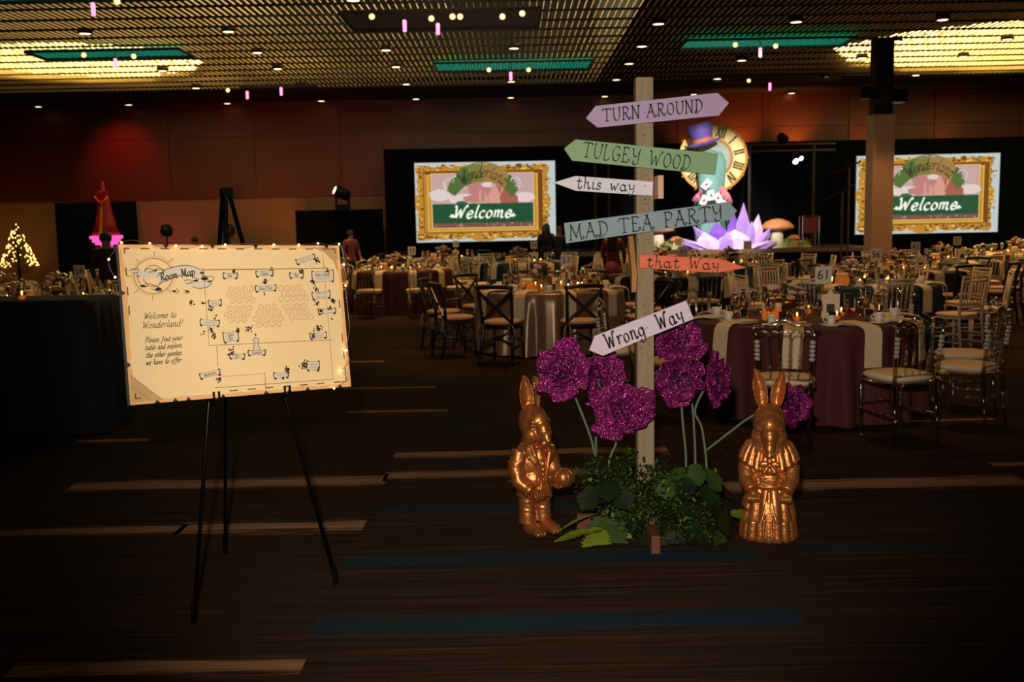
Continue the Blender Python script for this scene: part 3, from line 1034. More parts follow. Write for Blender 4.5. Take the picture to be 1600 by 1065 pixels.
for px, py, r, k in [(1132, 303, 9, 0), (1128, 297, 6, 0), (1137, 308, 7, 0), (1090, 308, 6, 0), (1086, 311, 5, 1), (1095, 300, 5, 1), (1141, 314, 5, 1)]:
    rose(px, py, r * kk, ((222, 130, 140), (186, 96, 150))[k], ('rose_pink', 'rose_mauve')[k], ('pink paper rose beside the playing cards on stage', 'mauve paper rose beside the playing cards on stage')[k])
# lilac crystal cluster
M_LILAC = [sm('lilac_petal', (176, 140, 224), .4, .3, 5), sm('pale_lilac_petal', (222, 190, 236), .4, .3, 5), sm('violet_petal', (128, 84, 190), .4, .3, 5)]
c = S(1133, 379, -.9)
lc = thing('crystal_cluster', 'spiky lilac crystal flower spread along the stage front', 'prop', (c.x, c.y, .87))
base_px = 379
for x0, wd, tipx, tipy, k, dy in [(1160, 26, 1162, 316, 0, 0), (1178, 26, 1186, 334, 1, .05), (1168, 24, 1174, 345, 0, -.06), (1150, 26, 1147, 330, 2, .1),
                                  (1106, 30, 1064, 372, 1, -.1), (1120, 26, 1082, 352, 0, .0), (1130, 40, 1120, 345, 2, .1), (1140, 40, 1150, 348, 2, .06),
                                  (1170, 34, 1206, 374, 1, -.1), (1180, 26, 1204, 356, 0, .02), (1146, 60, 1146, 358, 1, -.16), (1110, 40, 1098, 362, 1, -.14),
                                  (1192, 22, 1212, 377, 0, -.12), (1088, 24, 1062, 378, 0, -.1), (1135, 30, 1133, 362, 0, -.22)]:
    a, b = S(x0 - wd / 2, base_px, -.9), S(x0 + wd / 2, base_px, -.9)
    tp_ = S(tipx, tipy, -.9)
    a, b, tp_ = a - c, b - c, tp_ - c
    zb = .0
    mid = (a + b) / 2
    dp = .14
    vs = [(a.x, dy, zb), (mid.x, dy - dp, zb), (b.x, dy, zb), (mid.x, dy + dp, zb)]
    sh = .55
    vs += [(v[0] * (1 - sh) + tp_.x * sh + (v[0] - mid.x) * .35, v[1], (tp_.z + c.z - .87) * sh) for v in vs]
    vs.append((tp_.x, dy, tp_.z + c.z - .87))
    MB().add(vs, [(0, 1, 5, 4), (1, 2, 6, 5), (2, 3, 7, 6), (3, 0, 4, 7), (4, 5, 8), (5, 6, 8), (6, 7, 8), (7, 4, 8), (3, 2, 1, 0)]).build('crystal', M_LILAC[k], lc)
MB().box((0, .2, -.02 + .06), (2.1, .3, .08)).build('base_board', sm('base_board', (150, 110, 96)), lc)


# mushrooms with grass, one group each side of the clock
def mushroom_set(cpx, sgn, lab):
    c = S(cpx, 379, -.2)
    t = thing('toadstool_display', lab, 'prop', (c.x, c.y, .87))
    k = kk
    for x, h, r, sr in ((0, 40, 26, 9), (-28, 18, 11, 5), (26, 17, 10, 5), (33, 9, 8, 4)):
        x *= sgn
        MB().lathe([(sr * 1.25 * k, 0), (sr * k, h * .5 * k), (sr * .8 * k, h * .8 * k)], 14, (x * k, 0, 0), sy=.8).build('mushroom_stem', sm('mushroom_stem', (226, 208, 180)), t, True)
        MB().lathe([(.01, h * .62 * k), (r * .6 * k, h * .66 * k), (r * k, h * .72 * k), (r * .98 * k, h * .8 * k), (r * .7 * k, h * .98 * k), (r * .3 * k, h * 1.08 * k), (.01, h * 1.1 * k)],
                   20, (x * k, 0, 0), sy=.7).build('mushroom_cap', sm('mushroom_cap', (204, 132, 84), .5, .25, 6), t, True)
    r2 = random.Random(cpx)
    g = MB()
    for i in range(260):
        x, y = r2.uniform(-46, 46) * k, r2.uniform(-.3, .25)
        h = r2.uniform(6, 17) * k
        b = r2.uniform(-.06, .06)
        g.add([(x - .014, y, 0), (x + .014, y, 0), (x + b, y + .02, h)], [(0, 1, 2)])
    g.build('grass', sm('stage_grass', (140, 150, 60), .7, .4), t)['kind'] = 'stuff'
    MB().box((0, 0, .015), (96 * k, .62, .03)).build('base', sm('stage_base', (190, 190, 150)), t)


mushroom_set(1214, 1, 'large orange toadstool display with grass beside the lilac crystals')
mushroom_set(1028, -1, 'orange toadstool display with grass behind the wooden signpost')
# small chrome side table with vase
c = S(1264, 379, -1.0)
t = thing('side_table', 'slim silver side table with pink drape on the stage', 'table', (c.x, c.y, .87))
for sx in (-1, 1):
    for sy in (-1, 1):
        MB().tube([(sx * .19, sy * .14, 0), (sx * .19, sy * .14, .72)], .014, 6).build('leg', mat('chrome', (190, 186, 180), .2, 1.0), t)
MB().box((0, 0, .735), (.44, .34, .03)).build('top', MATS['chrome'], t)
MB().box((-.02, -.16, .52), (.3, .03, .36)).build('drape', sm('wine_drape', (120, 40, 60)), t)

# goalpost truss with lamps
c0, c1 = at(1170, 380, 25.6), at(1269, 380, 25.6)
ht = at(1220, 226, 25.6).z
tr = thing('lighting_truss', 'black goalpost lighting frame standing behind the stage toadstool', 'truss', (c0.x, 25.6, .87))
dx = c1.x - c0.x
for x in (0, dx):
    MB().tube([(x, 0, 0), (x, 0, ht - .87)], .045, 8).build('upright', mat('truss_black', (52, 40, 36), .45, .4), tr)
    MB().box((x, 0, .015), (.5, .5, .03)).build('foot', M_DARKMETAL, tr)
for dz in (0, -.16):
    MB().tube([(-.9, 0, ht - .87 + dz), (dx + .55, 0, ht - .87 + dz)], .035, 8).build('crossbar', MATS['truss_black'], tr)


def fixture(px, py, Y, lit, lab, nm='stage_light', below=True, s=1.0):
    c = at(px, py, Y)
    t = thing(nm, lab, 'stage light', c)
    Mx = Matrix.Rotation(radians(-62), 3, 'X') @ Matrix.Rotation(radians(-14), 3, 'Y')
    MB().lathe([(.05 * s, .14 * s), (.1 * s, .1 * s), (.12 * s, -.06 * s), (.1 * s, -.1 * s)], 14, M=Mx).build('housing', M_DARKMETAL, t, True)
    MB().lathe([(.001, -.104 * s), (.095 * s, -.104 * s), (.095 * s, -.09 * s)], 14, M=Mx).build('lens', em('lens_lit', (250, 250, 255), 6) if lit else M_DARKMETAL, t)
    MB().bar((-.13 * s, 0, 0), (-.13 * s, 0, .2 * s * (1 if below else -1)), .03, .02).build('yoke', M_DARKMETAL, t)
    MB().bar((.13 * s, 0, 0), (.13 * s, 0, .2 * s * (1 if below else -1)), .03, .02).build('yoke', M_DARKMETAL, t)
    MB().bar((-.14 * s, 0, .2 * s * (1 if below else -1)), (.14 * s, 0, .2 * s * (1 if below else -1)), .03, .02).build('yoke_bar', M_DARKMETAL, t)
    return t


fixture(1241, 250, 25.6, True, 'lit white stage lamp hanging lower under the truss crossbar', s=.8)
fixture(1250, 246, 25.6, True, 'lit white stage lamp hanging higher under the truss crossbar', s=.6)
fixture(1223, 216, 25.6, False, 'dark stage lamp standing on top of the truss crossbar', below=False, s=1.1)

# moving-head light on a tall black case, left of the drapes
c = at(536, 330, 24.0)
mh = thing('moving_head_stand', 'black equipment tower under a moving-head light by the low drape', 'tower', (c.x, 24.0, 0))
MB().box((0, 0, c.z / 2), (.36, .36, c.z)).build('tower', M_BLACK, mh)
MB().box((0, 0, c.z + .02), (.46, .46, .04)).build('top_plate', M_DARKMETAL, mh)
fx = thing('moving_head_light', 'moving-head light with bright white lens above the low black drape', 'stage light', (c.x, 24.0, c.z + .04))
MB().box((0, 0, .06), (.3, .3, .12)).build('base', M_DARKMETAL, fx)
for sx in (-1, 1):
    MB().box((sx * .15, 0, .26), (.04, .12, .32)).build('yoke_arm', M_DARKMETAL, fx)
Mx = Matrix.Rotation(radians(-65), 3, 'Y') @ Matrix.Rotation(radians(20), 3, 'X')
MB().lathe([(.08, -.2), (.13, -.14), (.13, .14), (.1, .2)], 14, (0, 0, .38), M=Mx).build('head', M_DARKMETAL, fx, True)
MB().lathe([(.001, .205), (.09, .205), (.09, .19)], 14, (0, 0, .38), M=Mx).build('lens', em('lens_lit', (250, 250, 255), 6), fx)
# thin mic / camera stands by the column
for px, py0, ln, lab in [(1327, 262, .9, 'tall thin boom stand beside the beige column'), (1316, 300, .5, 'short-armed boom stand touching the beige column side')]:
    p = at(px, py0, 22.0 if ln > .6 else 21.0)
    t = thing('boom_stand', lab, 'stand', (p.x, p.y, 0))
    MB().tube([(0, 0, 0.02), (0, 0, p.z)], .022, 6).build('pole', mat('stand_grey', (92, 74, 66), .4, .6), t)
    MB().tube([(-.32, 0, p.z - .12), (.26, 0, p.z + .14)], .02, 6).build('boom', M_DARKMETAL, t)
    for k in range(3):
        a = k * 2.1
        MB().tube([(0, 0, .3), (.34 * cos(a), .34 * sin(a), .015)], .014, 6).build('leg', M_DARKMETAL, t)
# thin stands between the left screen and signpost
for px in (930, 951):
    p = at(px, 244, 26.4)
    t = thing('light_stand', 'thin grey upright pipe standing behind the arrow signs', 'stand', (p.x, 26.4, 0), 0, 'pipes behind the arrow signs')
    MB().tube([(0, 0, .02), (0, 0, p.z)], .03, 8).build('pole', mat('pipe_grey', (70, 66, 60), .4, .5), t)
    MB().box((0, 0, .015), (.4, .4, .03)).build('base_plate', M_DARKMETAL, t)
# ------------------------------------------------------------------ signpost
import numpy as np
PY = 5.1
M_POST = mat('weathered_post', (146, 126, 100), 0.75, vary=0.3, scale=9, stretch=(6, 6, .5), bump=.25)
M_RAW = mat('raw_timber', (104, 58, 40), 0.7, vary=0.25, scale=8, stretch=(1, 6, 6))
pb = at(1007, 560, PY)
ztop = at(1008, 122, PY).z
sp = thing('signpost', 'tall square wooden signpost with painted arrow boards pointing every way', 'signpost', (pb.x, PY, 0))
bevel(MB().box((0, 0, ztop / 2), (.087, .09, ztop)).build('post', M_POST, sp), .004)
kn = MB()
rk = random.Random(11)
for i in range(46):
    z = rk.uniform(.9, ztop - .05)
    x = rk.uniform(-.038, .038)
    kn.flat([(x + rk.uniform(.001, .0045) * cos(k), z + rk.uniform(.001, .007) * sin(k)) for k in range(6)], -.0465)
kn.build('knot_marks', mat('knot_dark', (62, 48, 36), .9), sp)['kind'] = 'stuff'
yf = fl(1003, 866).y - PY
for a, b in (((0, -.046), (0, yf)), ((0, .045), (0, .42)), ((-.046, 0), (-.36, 0)), ((.046, 0), (.36, 0))):
    bevel(MB().bar((a[0], a[1], .04), (b[0], b[1], .045), .045, .09).build('base_foot', M_RAW, sp), .004)
for a, b in (((0, -.05, .26), (0, -.2, .085)), ((-.05, 0, .26), (-.22, 0, .085)), ((.05, 0, .26), (.22, 0, .085))):
    MB().bar(a, b, .04, .03, (0, 0, 1)).build('brace', M_RAW, sp)


def paint(name, rgb):
    return mat(name, rgb, 0.6, vary=0.10, scale=7, stretch=(.6, 6, 8), bump=.12)


FRONT = PY - .045


def loc_px(px, py):
    p = at(px, py, FRONT - .02)
    return p.x - pb.x, p.z


def arrow(poly, rgb, nm, txt, p0, p1, cap, wd, lab, shear=.04):
    pts = [loc_px(*q) for q in poly]
    o = bevel(MB().prism(pts[::-1], -.045 - .021, -.045 - .001).build('arrow_board', paint(nm, rgb), sp), .0025)
    o['label'] = lab
    a, b = Vector(loc_px(*p0)), Vector(loc_px(*p1))
    e1 = b - a
    L = e1.length
    e1.normalize()
    e2 = Vector((-e1.y, e1.x))
    size = cap * FRONT / F_PX
    _, tot = text_strokes(txt, size, 0, 0, shear, .12)
    st_, tot = text_strokes(txt, size, 0, 0, shear, .12, L / tot)
    mb = MB()
    rj = random.Random(len(txt))
    for s_ in st_:
        q = [tuple(a + e1 * x + e2 * z) for x, z in s_]
        mb.ribbon(q, wd * FRONT / F_PX, -.0672, .9)
    mb.build('lettering', M_INK, o)['kind'] = 'stuff'
    c = Vector(loc_px(1008, (p0[1] + p1[1]) / 2 - cap * .35))
    MB().lathe([(.001, 0), (.004, 0), (.004, .003), (.001, .004)], 8, (c.x, -.066, c.y), M=Matrix.Rotation(radians(90), 3, 'X')).build('screw', mat('screw_steel', (200, 200, 200), .3, .9), o)
    return o


arrow([(915.2, 184.4), (930.5, 165.2), (1120.9, 144.7), (1139.5, 160.8), (1123.7, 180.5), (933.6, 199.4)], (176, 150, 188), 'paint_lavender', 'TURN*AROUND',
      (942, 190), (1101, 174), 18.5, 2.3, 'lavender double-pointed board reading TURN AROUND')
arrow([(881, 231.8), (899.4, 217.3), (1122.4, 239.6), (1117.7, 273), (893.7, 251)], (132, 168, 126), 'paint_green', 'TULGEY WOOD',
      (909, 244.5), (1080, 266.5), 22, 2.3, 'sage green arrow board reading TULGEY WOOD')
arrow([(864, 285), (899.4, 274.6), (1020.9, 283.6), (1019.3, 305.9), (899.4, 298)], (222, 218, 230), 'paint_white', 'this way',
      (900, 293.5), (994, 299.5), 17, 2.3, 'white pointed board reading this way')
arrow([(881, 348.2), (1138.7, 315.1), (1151.9, 329), (1140.8, 344), (884.2, 380.3)], (134, 156, 168), 'paint_bluegrey', 'MAD TEA PARTY',
      (891, 375), (1132, 342), 22, 2.4, 'blue-grey arrow board reading MAD TEA PARTY')
arrow([(999.2, 397.2), (1125.6, 404), (1167.7, 418.4), (1118.2, 426.3), (999.2, 418.4)], (236, 108, 72), 'paint_orange', 'that Way',
      (1010, 416.5), (1126, 421.5), 17, 2.2, 'bright orange arrow board reading that Way')
arrow([(920.6, 547), (929, 524.7), (1072.5, 469.4), (1084.2, 498.1), (941.8, 555.9)], (222, 202, 222), 'paint_palelilac', 'Wrong* Way',
      (949, 546), (1072, 499.5), 25, 2.8, 'pale lilac arrow board reading Wrong Way')
a, b = loc_px(1028, 275), loc_px(1028, 311)
bevel(MB().box((.046 + .015, .08, (a[1] + b[1]) / 2), (.028, .5, a[1] - b[1])).build('arrow_board', mat('board_pink', (226, 176, 150), .7, vary=.15), sp), .003)['label'] = 'pinkish bare board fixed end-on to the post side'
za, zb = loc_px(995, 372)[1], loc_px(988, 440)[1]
MB().bar((-.046 - .012, .12, za), (-.046 - .03, -.2, zb), .024, .11, (0, 0, 1)).build('arrow_board', mat('board_raw', (206, 140, 84), .7, vary=.25, scale=10), sp)['label'] = 'bare tan board fixed end-on to the post side'

# ------------------------------------------------------------------ gold rabbit statues
def gold_mat(name, rgb, scale):
    m = mat(name, rgb, 0.36, 0.72, vary=.4, scale=scale, bump=.3)
    return m


M_GOLD = gold_mat('bronze_gold', (196, 122, 66), 26)


def ear(mb, sx, base, tip, wd, lean, curl=.024):
    base, tip = Vector(base), Vector(tip)
    ax = (tip - base)
    L = ax.length
    ax.normalize()
    rt = Vector((1, lean, 0))
    rt = (rt - ax * rt.dot(ax)).normalized()
    fr = rt.cross(ax)
    nu, nv = 14, 10
    vs = []
    for side in (0, 1):
        for i in range(nu + 1):
            v = i / nu
            w_ = wd * (sin(pi * (.12 + .88 * v) ** 1.15) ** .8 if v < 1 else 0) + .004
            for j in range(nv + 1):
                s_ = j / nv * 2 - 1
                d = -curl * (1 - s_ * s_) + (.012 if side == 0 else -.004)
                vs.append(base + ax * L * v + rt * w_ * s_ + fr * d)
    fs = []
    n = (nu + 1) * (nv + 1)
    for i in range(nu):
        for j in range(nv):
            q = (i * (nv + 1) + j, i * (nv + 1) + j + 1, (i + 1) * (nv + 1) + j + 1, (i + 1) * (nv + 1) + j)
            fs.append(q)
            fs.append(tuple(x + n for x in q[::-1]))
    for i in range(nu):
        for j in (0, nv):
            a0, a1 = i * (nv + 1) + j, (i + 1) * (nv + 1) + j
            q = (a0, a1, a1 + n, a0 + n)
            fs.append(q if j == 0 else q[::-1])
    for i in (0, nu):
        for j in range(nv):
            a0, a1 = i * (nv + 1) + j, i * (nv + 1) + j + 1
            q = (a0, a0 + n, a1 + n, a1)
            fs.append(q if i == 0 else q[::-1])
    mb.add(vs, fs)


def rabbit_head(mb, z, tilt=0.0, long=1.0, k=1.0):
    """skull, brow, cheeks, long muzzle, nose, eye sockets; front is -y"""
    T = Matrix.Rotation(tilt, 3, 'X')
    o = Vector((0, 0, z))

    def e(c, r):
        mb.ell(o + T @ (Vector(c) * k), tuple(q * k for q in r), 18, 12, T)
    e((0, .005, .015), (.066, .075, .076))
    e((0, -.035, .034), (.046, .05, .048))
    e((0, -.06, -.002), (.034, .052, .046))
    e((0, -.088 * long, -.034), (.027, .042, .042))
    for s_ in (-1, 1):
        e((s_ * .036, -.034, -.032), (.036, .046, .044))
        e((s_ * .014, -.104 * long, -.054), (.016, .02, .018))
        e((s_ * .034, -.05, .034), (.022, .022, .012))
        e((s_ * .043, -.055, .014), (.009, .011, .009))
    e((0, -.124 * long, -.036), (.013, .012, .011))
    e((0, -.088 * long, -.072), (.02, .026, .012))


lr = fl(836, 829)
rb = thing('rabbit_statue', 'gold rabbit statue in jacket and trousers holding a ball by the signpost', 'statue', (lr.x, lr.y, 0), radians(32))
b = MB()
rabbit_head(b, .574, radians(8), 1.05, 1.14)
b.tube([(0, .012, .42), (0, .0, .56)], [.062, .058], 14)
ear(b, -1, (-.026, .012, .63), (-.04, .012, .835), .036, -.1)
ear(b, 1, (.03, .018, .63), (.046, .03, .822), .034, .5)
fuse('body', b, M_GOLD, rb, .0048, 3)
for s_ in (-1, 1):
    b = MB()
    b.ell((s_ * .048, -.05, .034), (.042, .072, .036))
    b.ell((s_ * .05, -.105, .03), (.035, .036, .03))
    for t in (-1, 0, 1):
        b.ell((s_ * .05 + t * .02, -.13, .024), (.011, .018, .018))
    fuse('foot', b, M_GOLD, rb, .0045, 2)
b = MB()
b.ell((-.062, -.106, .232), (.03, .034, .032))
for t in range(4):
    b.tube([(-.082 + .016 * t, -.12, .245), (-.08 + .016 * t, -.138, .228), (-.078 + .016 * t, -.132, .208)], [.009, .009, .007], 7)
b.tube([(-.042, -.112, .25), (-.03, -.13, .238)], [.01, .008], 7)
fuse('paw', b, M_GOLD, rb, .004, 2)
b = MB()
b.ell((.075, -.1, .27), (.028, .032, .032))
for t in range(4):
    b.tube([(.058 + .02 * t, -.1, .262), (.06 + .02 * t, -.138, .254), (.064 + .018 * t, -.162, .268)], [.009, .009, .007], 7)
b.tube([(.05, -.1, .28), (.045, -.14, .3)], [.01, .008], 7)
fuse('paw', b, M_GOLD, rb, .004, 2)
b = MB()
b.ell((0, .005, .37), (.094, .074, .125), 22, 14)
b.ell((0, .0, .44), (.1, .066, .055), 22, 12)
b.ell((0, -.002, .285), (.092, .08, .09), 22, 12)
b.lathe([(.08, .30), (.094, .25), (.102, .2), (.094, .196), (.075, .26)], 28, sy=.86)
for s_, pts in ((-1, [(-.085, .0, .445), (-.112, .0, .36), (-.112, -.03, .29), (-.075, -.085, .245)]), (1, [(.085, .0, .445), (.108, -.005, .36), (.106, -.04, .3), (.082, -.08, .275)])):
    b.tube(pts, [.042, .044, .042, .036], 14)
    b.tube([Vector(pts[3]) * .75 + Vector(pts[2]) * .25, pts[3]], [.042, .041], 14)
    b.tube([(s_ * .05, -.05, .485), (s_ * .046, -.08, .43), (s_ * .026, -.09, .36), (s_ * .012, -.092, .29)], [.011, .016, .012, .007], 9)
    b.tube([(s_ * .068, -.04, .475), (s_ * .074, -.068, .42), (s_ * .045, -.09, .385)], [.008, .013, .008], 9)
    b.tube([(s_ * .012, -.092, .29), (s_ * .026, -.094, .24), (s_ * .048, -.09, .2)], [.007, .009, .008], 8)
    for k in range(4):
        b.tube([(s_ * .092, -.045 + .01 * k, .41 - .032 * k), (s_ * .135, -.03, .375 - .034 * k), (s_ * .15, .02, .395 - .034 * k)], [.004, .008, .004], 7)
fuse('jacket', b, M_GOLD, rb, .0048, 2)
b = MB()
b.ell((0, -.045, .365), (.046, .048, .11), 16, 12)
for k in range(4):
    b.ell((0, -.092, .41 - .03 * k), (.007, .006, .007), 8, 6)
b.ell((0, -.085, .47), (.016, .012, .014), 8, 6)
for s_ in (-1, 1):
    b.ell((s_ * .024, -.083, .472), (.022, .01, .014), 10, 7)
fuse('waistcoat', b, M_GOLD, rb, .004, 1)
b = MB()
b.ell((0, .005, .205), (.088, .07, .055), 20, 12)
for s_ in (-1, 1):
    b.tube([(s_ * .044, .0, .21), (s_ * .048, -.002, .13), (s_ * .048, -.006, .055)], [.048, .045, .048], 16)
    for k in range(4):
        b.lathe([(.041, -.007), (.049 - .002 * (k % 2), 0), (.041, .007)], 16, (s_ * .048, -.004, .07 + .034 * k), M=Matrix.Rotation(radians(9 * (-1) ** k), 3, 'X'))
fuse('trousers', b, M_GOLD, rb, .0048, 2)
b = MB()
b.ell((0, 0, 0), (.05, .05, .05), 24, 16)
for k in range(8):
    a = k * pi / 4
    b.tube([(.05 * cos(a) * sin(t * pi / 8), .05 * sin(a) * sin(t * pi / 8), .05 * cos(t * pi / 8)) for t in range(1, 8)], .0035, 6)
b.build('ball', M_GOLD, rb, True, (.09, -.138, .305))

lr = fl(1200, 836)
rl = thing('rabbit_statue', 'gold rabbit statue in ruffled collar and long pleated skirt', 'statue', (lr.x, lr.y, 0), radians(-13))
b = MB()
rabbit_head(b, .575, radians(30), 1.12, 1.27)
b.tube([(0, .015, .42), (0, .01, .56)], [.07, .06], 14)
ear(b, -1, (-.028, .02, .645), (-.066, .02, .862), .034, .45, .03)
ear(b, 1, (.028, .02, .645), (.06, .02, .852), .034, -.45, .03)
fuse('body', b, M_GOLD, rl, .0048, 3)
for s_ in (-1, 1):
    b = MB()
    b.ell((s_ * .076, -.1, .238), (.03, .032, .034))
    for t in range(4):
        x = s_ * (.055 + .016 * t)
        b.tube([(x, -.12, .248), (x, -.138, .229), (x * .97, -.13, .209)], [.009, .009, .007], 7)
    b.tube([(s_ * .05, -.112, .25), (s_ * .042, -.13, .24)], [.01, .008], 7)
    fuse('paw', b, M_GOLD, rl, .004, 2)
b = MB()
b.ell((0, .005, .38), (.1, .08, .11), 22, 14)
b.ell((0, 0, .30), (.086, .074, .09), 22, 12)
b.tube([(0, 0, .258), (0, 0, .272)], [.09, .09], 26)
for s_ in (-1, 1):
    b.tube([(s_ * .085, .0, .43), (s_ * .108, .0, .36), (s_ * .106, -.035, .3), (s_ * .08, -.082, .256)], [.045, .047, .045, .038], 14)
    for k in range(3):
        b.tube([(s_ * .1, -.05, .345 - .03 * k), (s_ * .138, -.02, .34 - .034 * k), (s_ * .146, .03, .35 - .034 * k)], [.003, .008, .004], 7)
for k in range(5):
    b.tube([(-.055, -.08, .345 - .016 * k), (-.02, -.09, .338 - .016 * k), (.03, -.088, .345 - .016 * k), (.055, -.08, .338 - .016 * k)], .0045, 7)
fuse('bodice', b, M_GOLD, rl, .0048, 2)


def pleats(n, prof, amp, ph=0.0, dip=0.0):
    nz = len(prof) - 1

    def f(u, v):
        t = u * nz
        i = min(int(t), nz - 1)
        fr = t - i
        r = prof[i][0] * (1 - fr) + prof[i + 1][0] * fr
        z = prof[i][1] * (1 - fr) + prof[i + 1][1] * fr
        a = 2 * pi * v
        k = abs(sin(a * n / 2 + ph)) ** .6
        rr = r * (1 + amp * (k - .6))
        z += dip * (abs(cos(a)) ** 1.5) * (1 - u)
        return (rr * cos(a), rr * .88 * sin(a), z)
    return f


b = MB()
b.grid(pleats(18, [(.142, .0), (.146, .012), (.14, .06), (.134, .1), (.12, .108), (.08, .11)], .10), 20, 180)
b.lathe([(.001, .0), (.138, .0), (.14, .012)], 40, sy=.88)
b.build('skirt', M_GOLD, rl, True)
b = MB()
b.grid(pleats(13, [(.136, .1), (.138, .106), (.122, .19), (.096, .25), (.088, .268), (.05, .27)], .13, .4), 24, 180)
b.build('overskirt', M_GOLD, rl, True)
b = MB()
for s_ in (-1, 1):
    b.tube([(s_ * .004, -.098, .262), (s_ * .02, -.122, .17), (s_ * .04, -.138, .1)], [.006, .008, .008], 8)
    b.tube([(s_ * .002, -.1, .262), (s_ * .01, -.126, .15), (s_ * .018, -.142, .02)], [.005, .008, .008], 8)
b.tube([(0, -.1, .255), (0, -.118, .15), (0, -.132, .03)], [.012, .016, .02], 10)
fuse('apron_pleat', b, M_GOLD, rl, .004, 1)
b = MB()
b.grid(pleats(20, [(.145, .35), (.149, .358), (.136, .41), (.112, .465), (.096, .488), (.08, .492)], .13, 0, .06), 20, 200)
b.build('ruffle', M_GOLD, rl, True)
b = MB()
b.lathe([(.116, .452), (.119, .46), (.104, .49), (.08, .514), (.064, .522), (.068, .5)], 40, sy=.92)
b.build('collar', M_GOLD, rl, True)
b = MB()
b.ell((0, -.132, .4), (.016, .014, .014), 10, 7)
for s_ in (-1, 1):
    b.ell((s_ * .03, -.127, .404), (.028, .012, .017), 12, 8, Matrix.Rotation(s_ * .3, 3, 'Y'))
    b.tube([(s_ * .01, -.134, .392), (s_ * .028, -.142, .362)], [.008, .011], 8)
fuse('bow', b, M_GOLD, rl, .004, 1)


# ------------------------------------------------------------------ glitter flowers
def glitter(name):
    m = bpy.data.materials.new(name)
    m.use_nodes = True
    nt = m.node_tree
    bs = nt.nodes['Principled BSDF']
    tc = nt.nodes.new('ShaderNodeTexCoord')
    vo = nt.nodes.new('ShaderNodeTexVoronoi')
    vo.inputs['Scale'].default_value = 330
    nt.links.new(tc.outputs['Object'], vo.inputs['Vector'])
    rp = nt.nodes.new('ShaderNodeValToRGB')
    el = rp.color_ramp.elements
    el[0].position, el[0].color = 0.0, lin((92, 10, 70))
    el[1].position, el[1].color = 1.0, lin((255, 170, 235))
    e = el.new(.62)
    e.color = lin((146, 22, 112))
    e = el.new(.86)
    e.color = lin((214, 58, 164))
    sx = nt.nodes.new('ShaderNodeSeparateColor')
    nt.links.new(vo.outputs['Color'], sx.inputs[0])
    nt.links.new(sx.outputs[0], rp.inputs[0])
    nt.links.new(rp.outputs[0], bs.inputs['Base Color'])
    geo = nt.nodes.new('ShaderNodeNewGeometry')
    v1 = nt.nodes.new('ShaderNodeVectorMath')
    v1.operation = 'SUBTRACT'
    nt.links.new(vo.outputs['Color'], v1.inputs[0])
    v1.inputs[1].default_value = (.5, .5, .5)
    v2 = nt.nodes.new('ShaderNodeVectorMath')
    v2.operation = 'SCALE'
    v2.inputs['Scale'].default_value = 1.3
    nt.links.new(v1.outputs[0], v2.inputs[0])
    v3 = nt.nodes.new('ShaderNodeVectorMath')
    v3.operation = 'ADD'
    nt.links.new(geo.outputs['Normal'], v3.inputs[0])
    nt.links.new(v2.outputs[0], v3.inputs[1])
    v4 = nt.nodes.new('ShaderNodeVectorMath')
    v4.operation = 'NORMALIZE'
    nt.links.new(v3.outputs[0], v4.inputs[0])
    nt.links.new(v4.outputs[0], bs.inputs['Normal'])
    bs.inputs['Roughness'].default_value = .3
    bs.inputs['Metallic'].default_value = .55
    return m


M_GLIT = glitter('purple_glitter')
M_STEM = mat('wire_stem', (98, 112, 88), .6, vary=.2)


def wob(q):
    x, y, z = q
    return Vector((sin(2.1 * x + 1.7 * sin(1.3 * y + z)), sin(2.3 * y + 1.9 * sin(1.1 * z + x) + 2), sin(1.9 * z + 1.6 * sin(1.5 * x - y) + 4)))


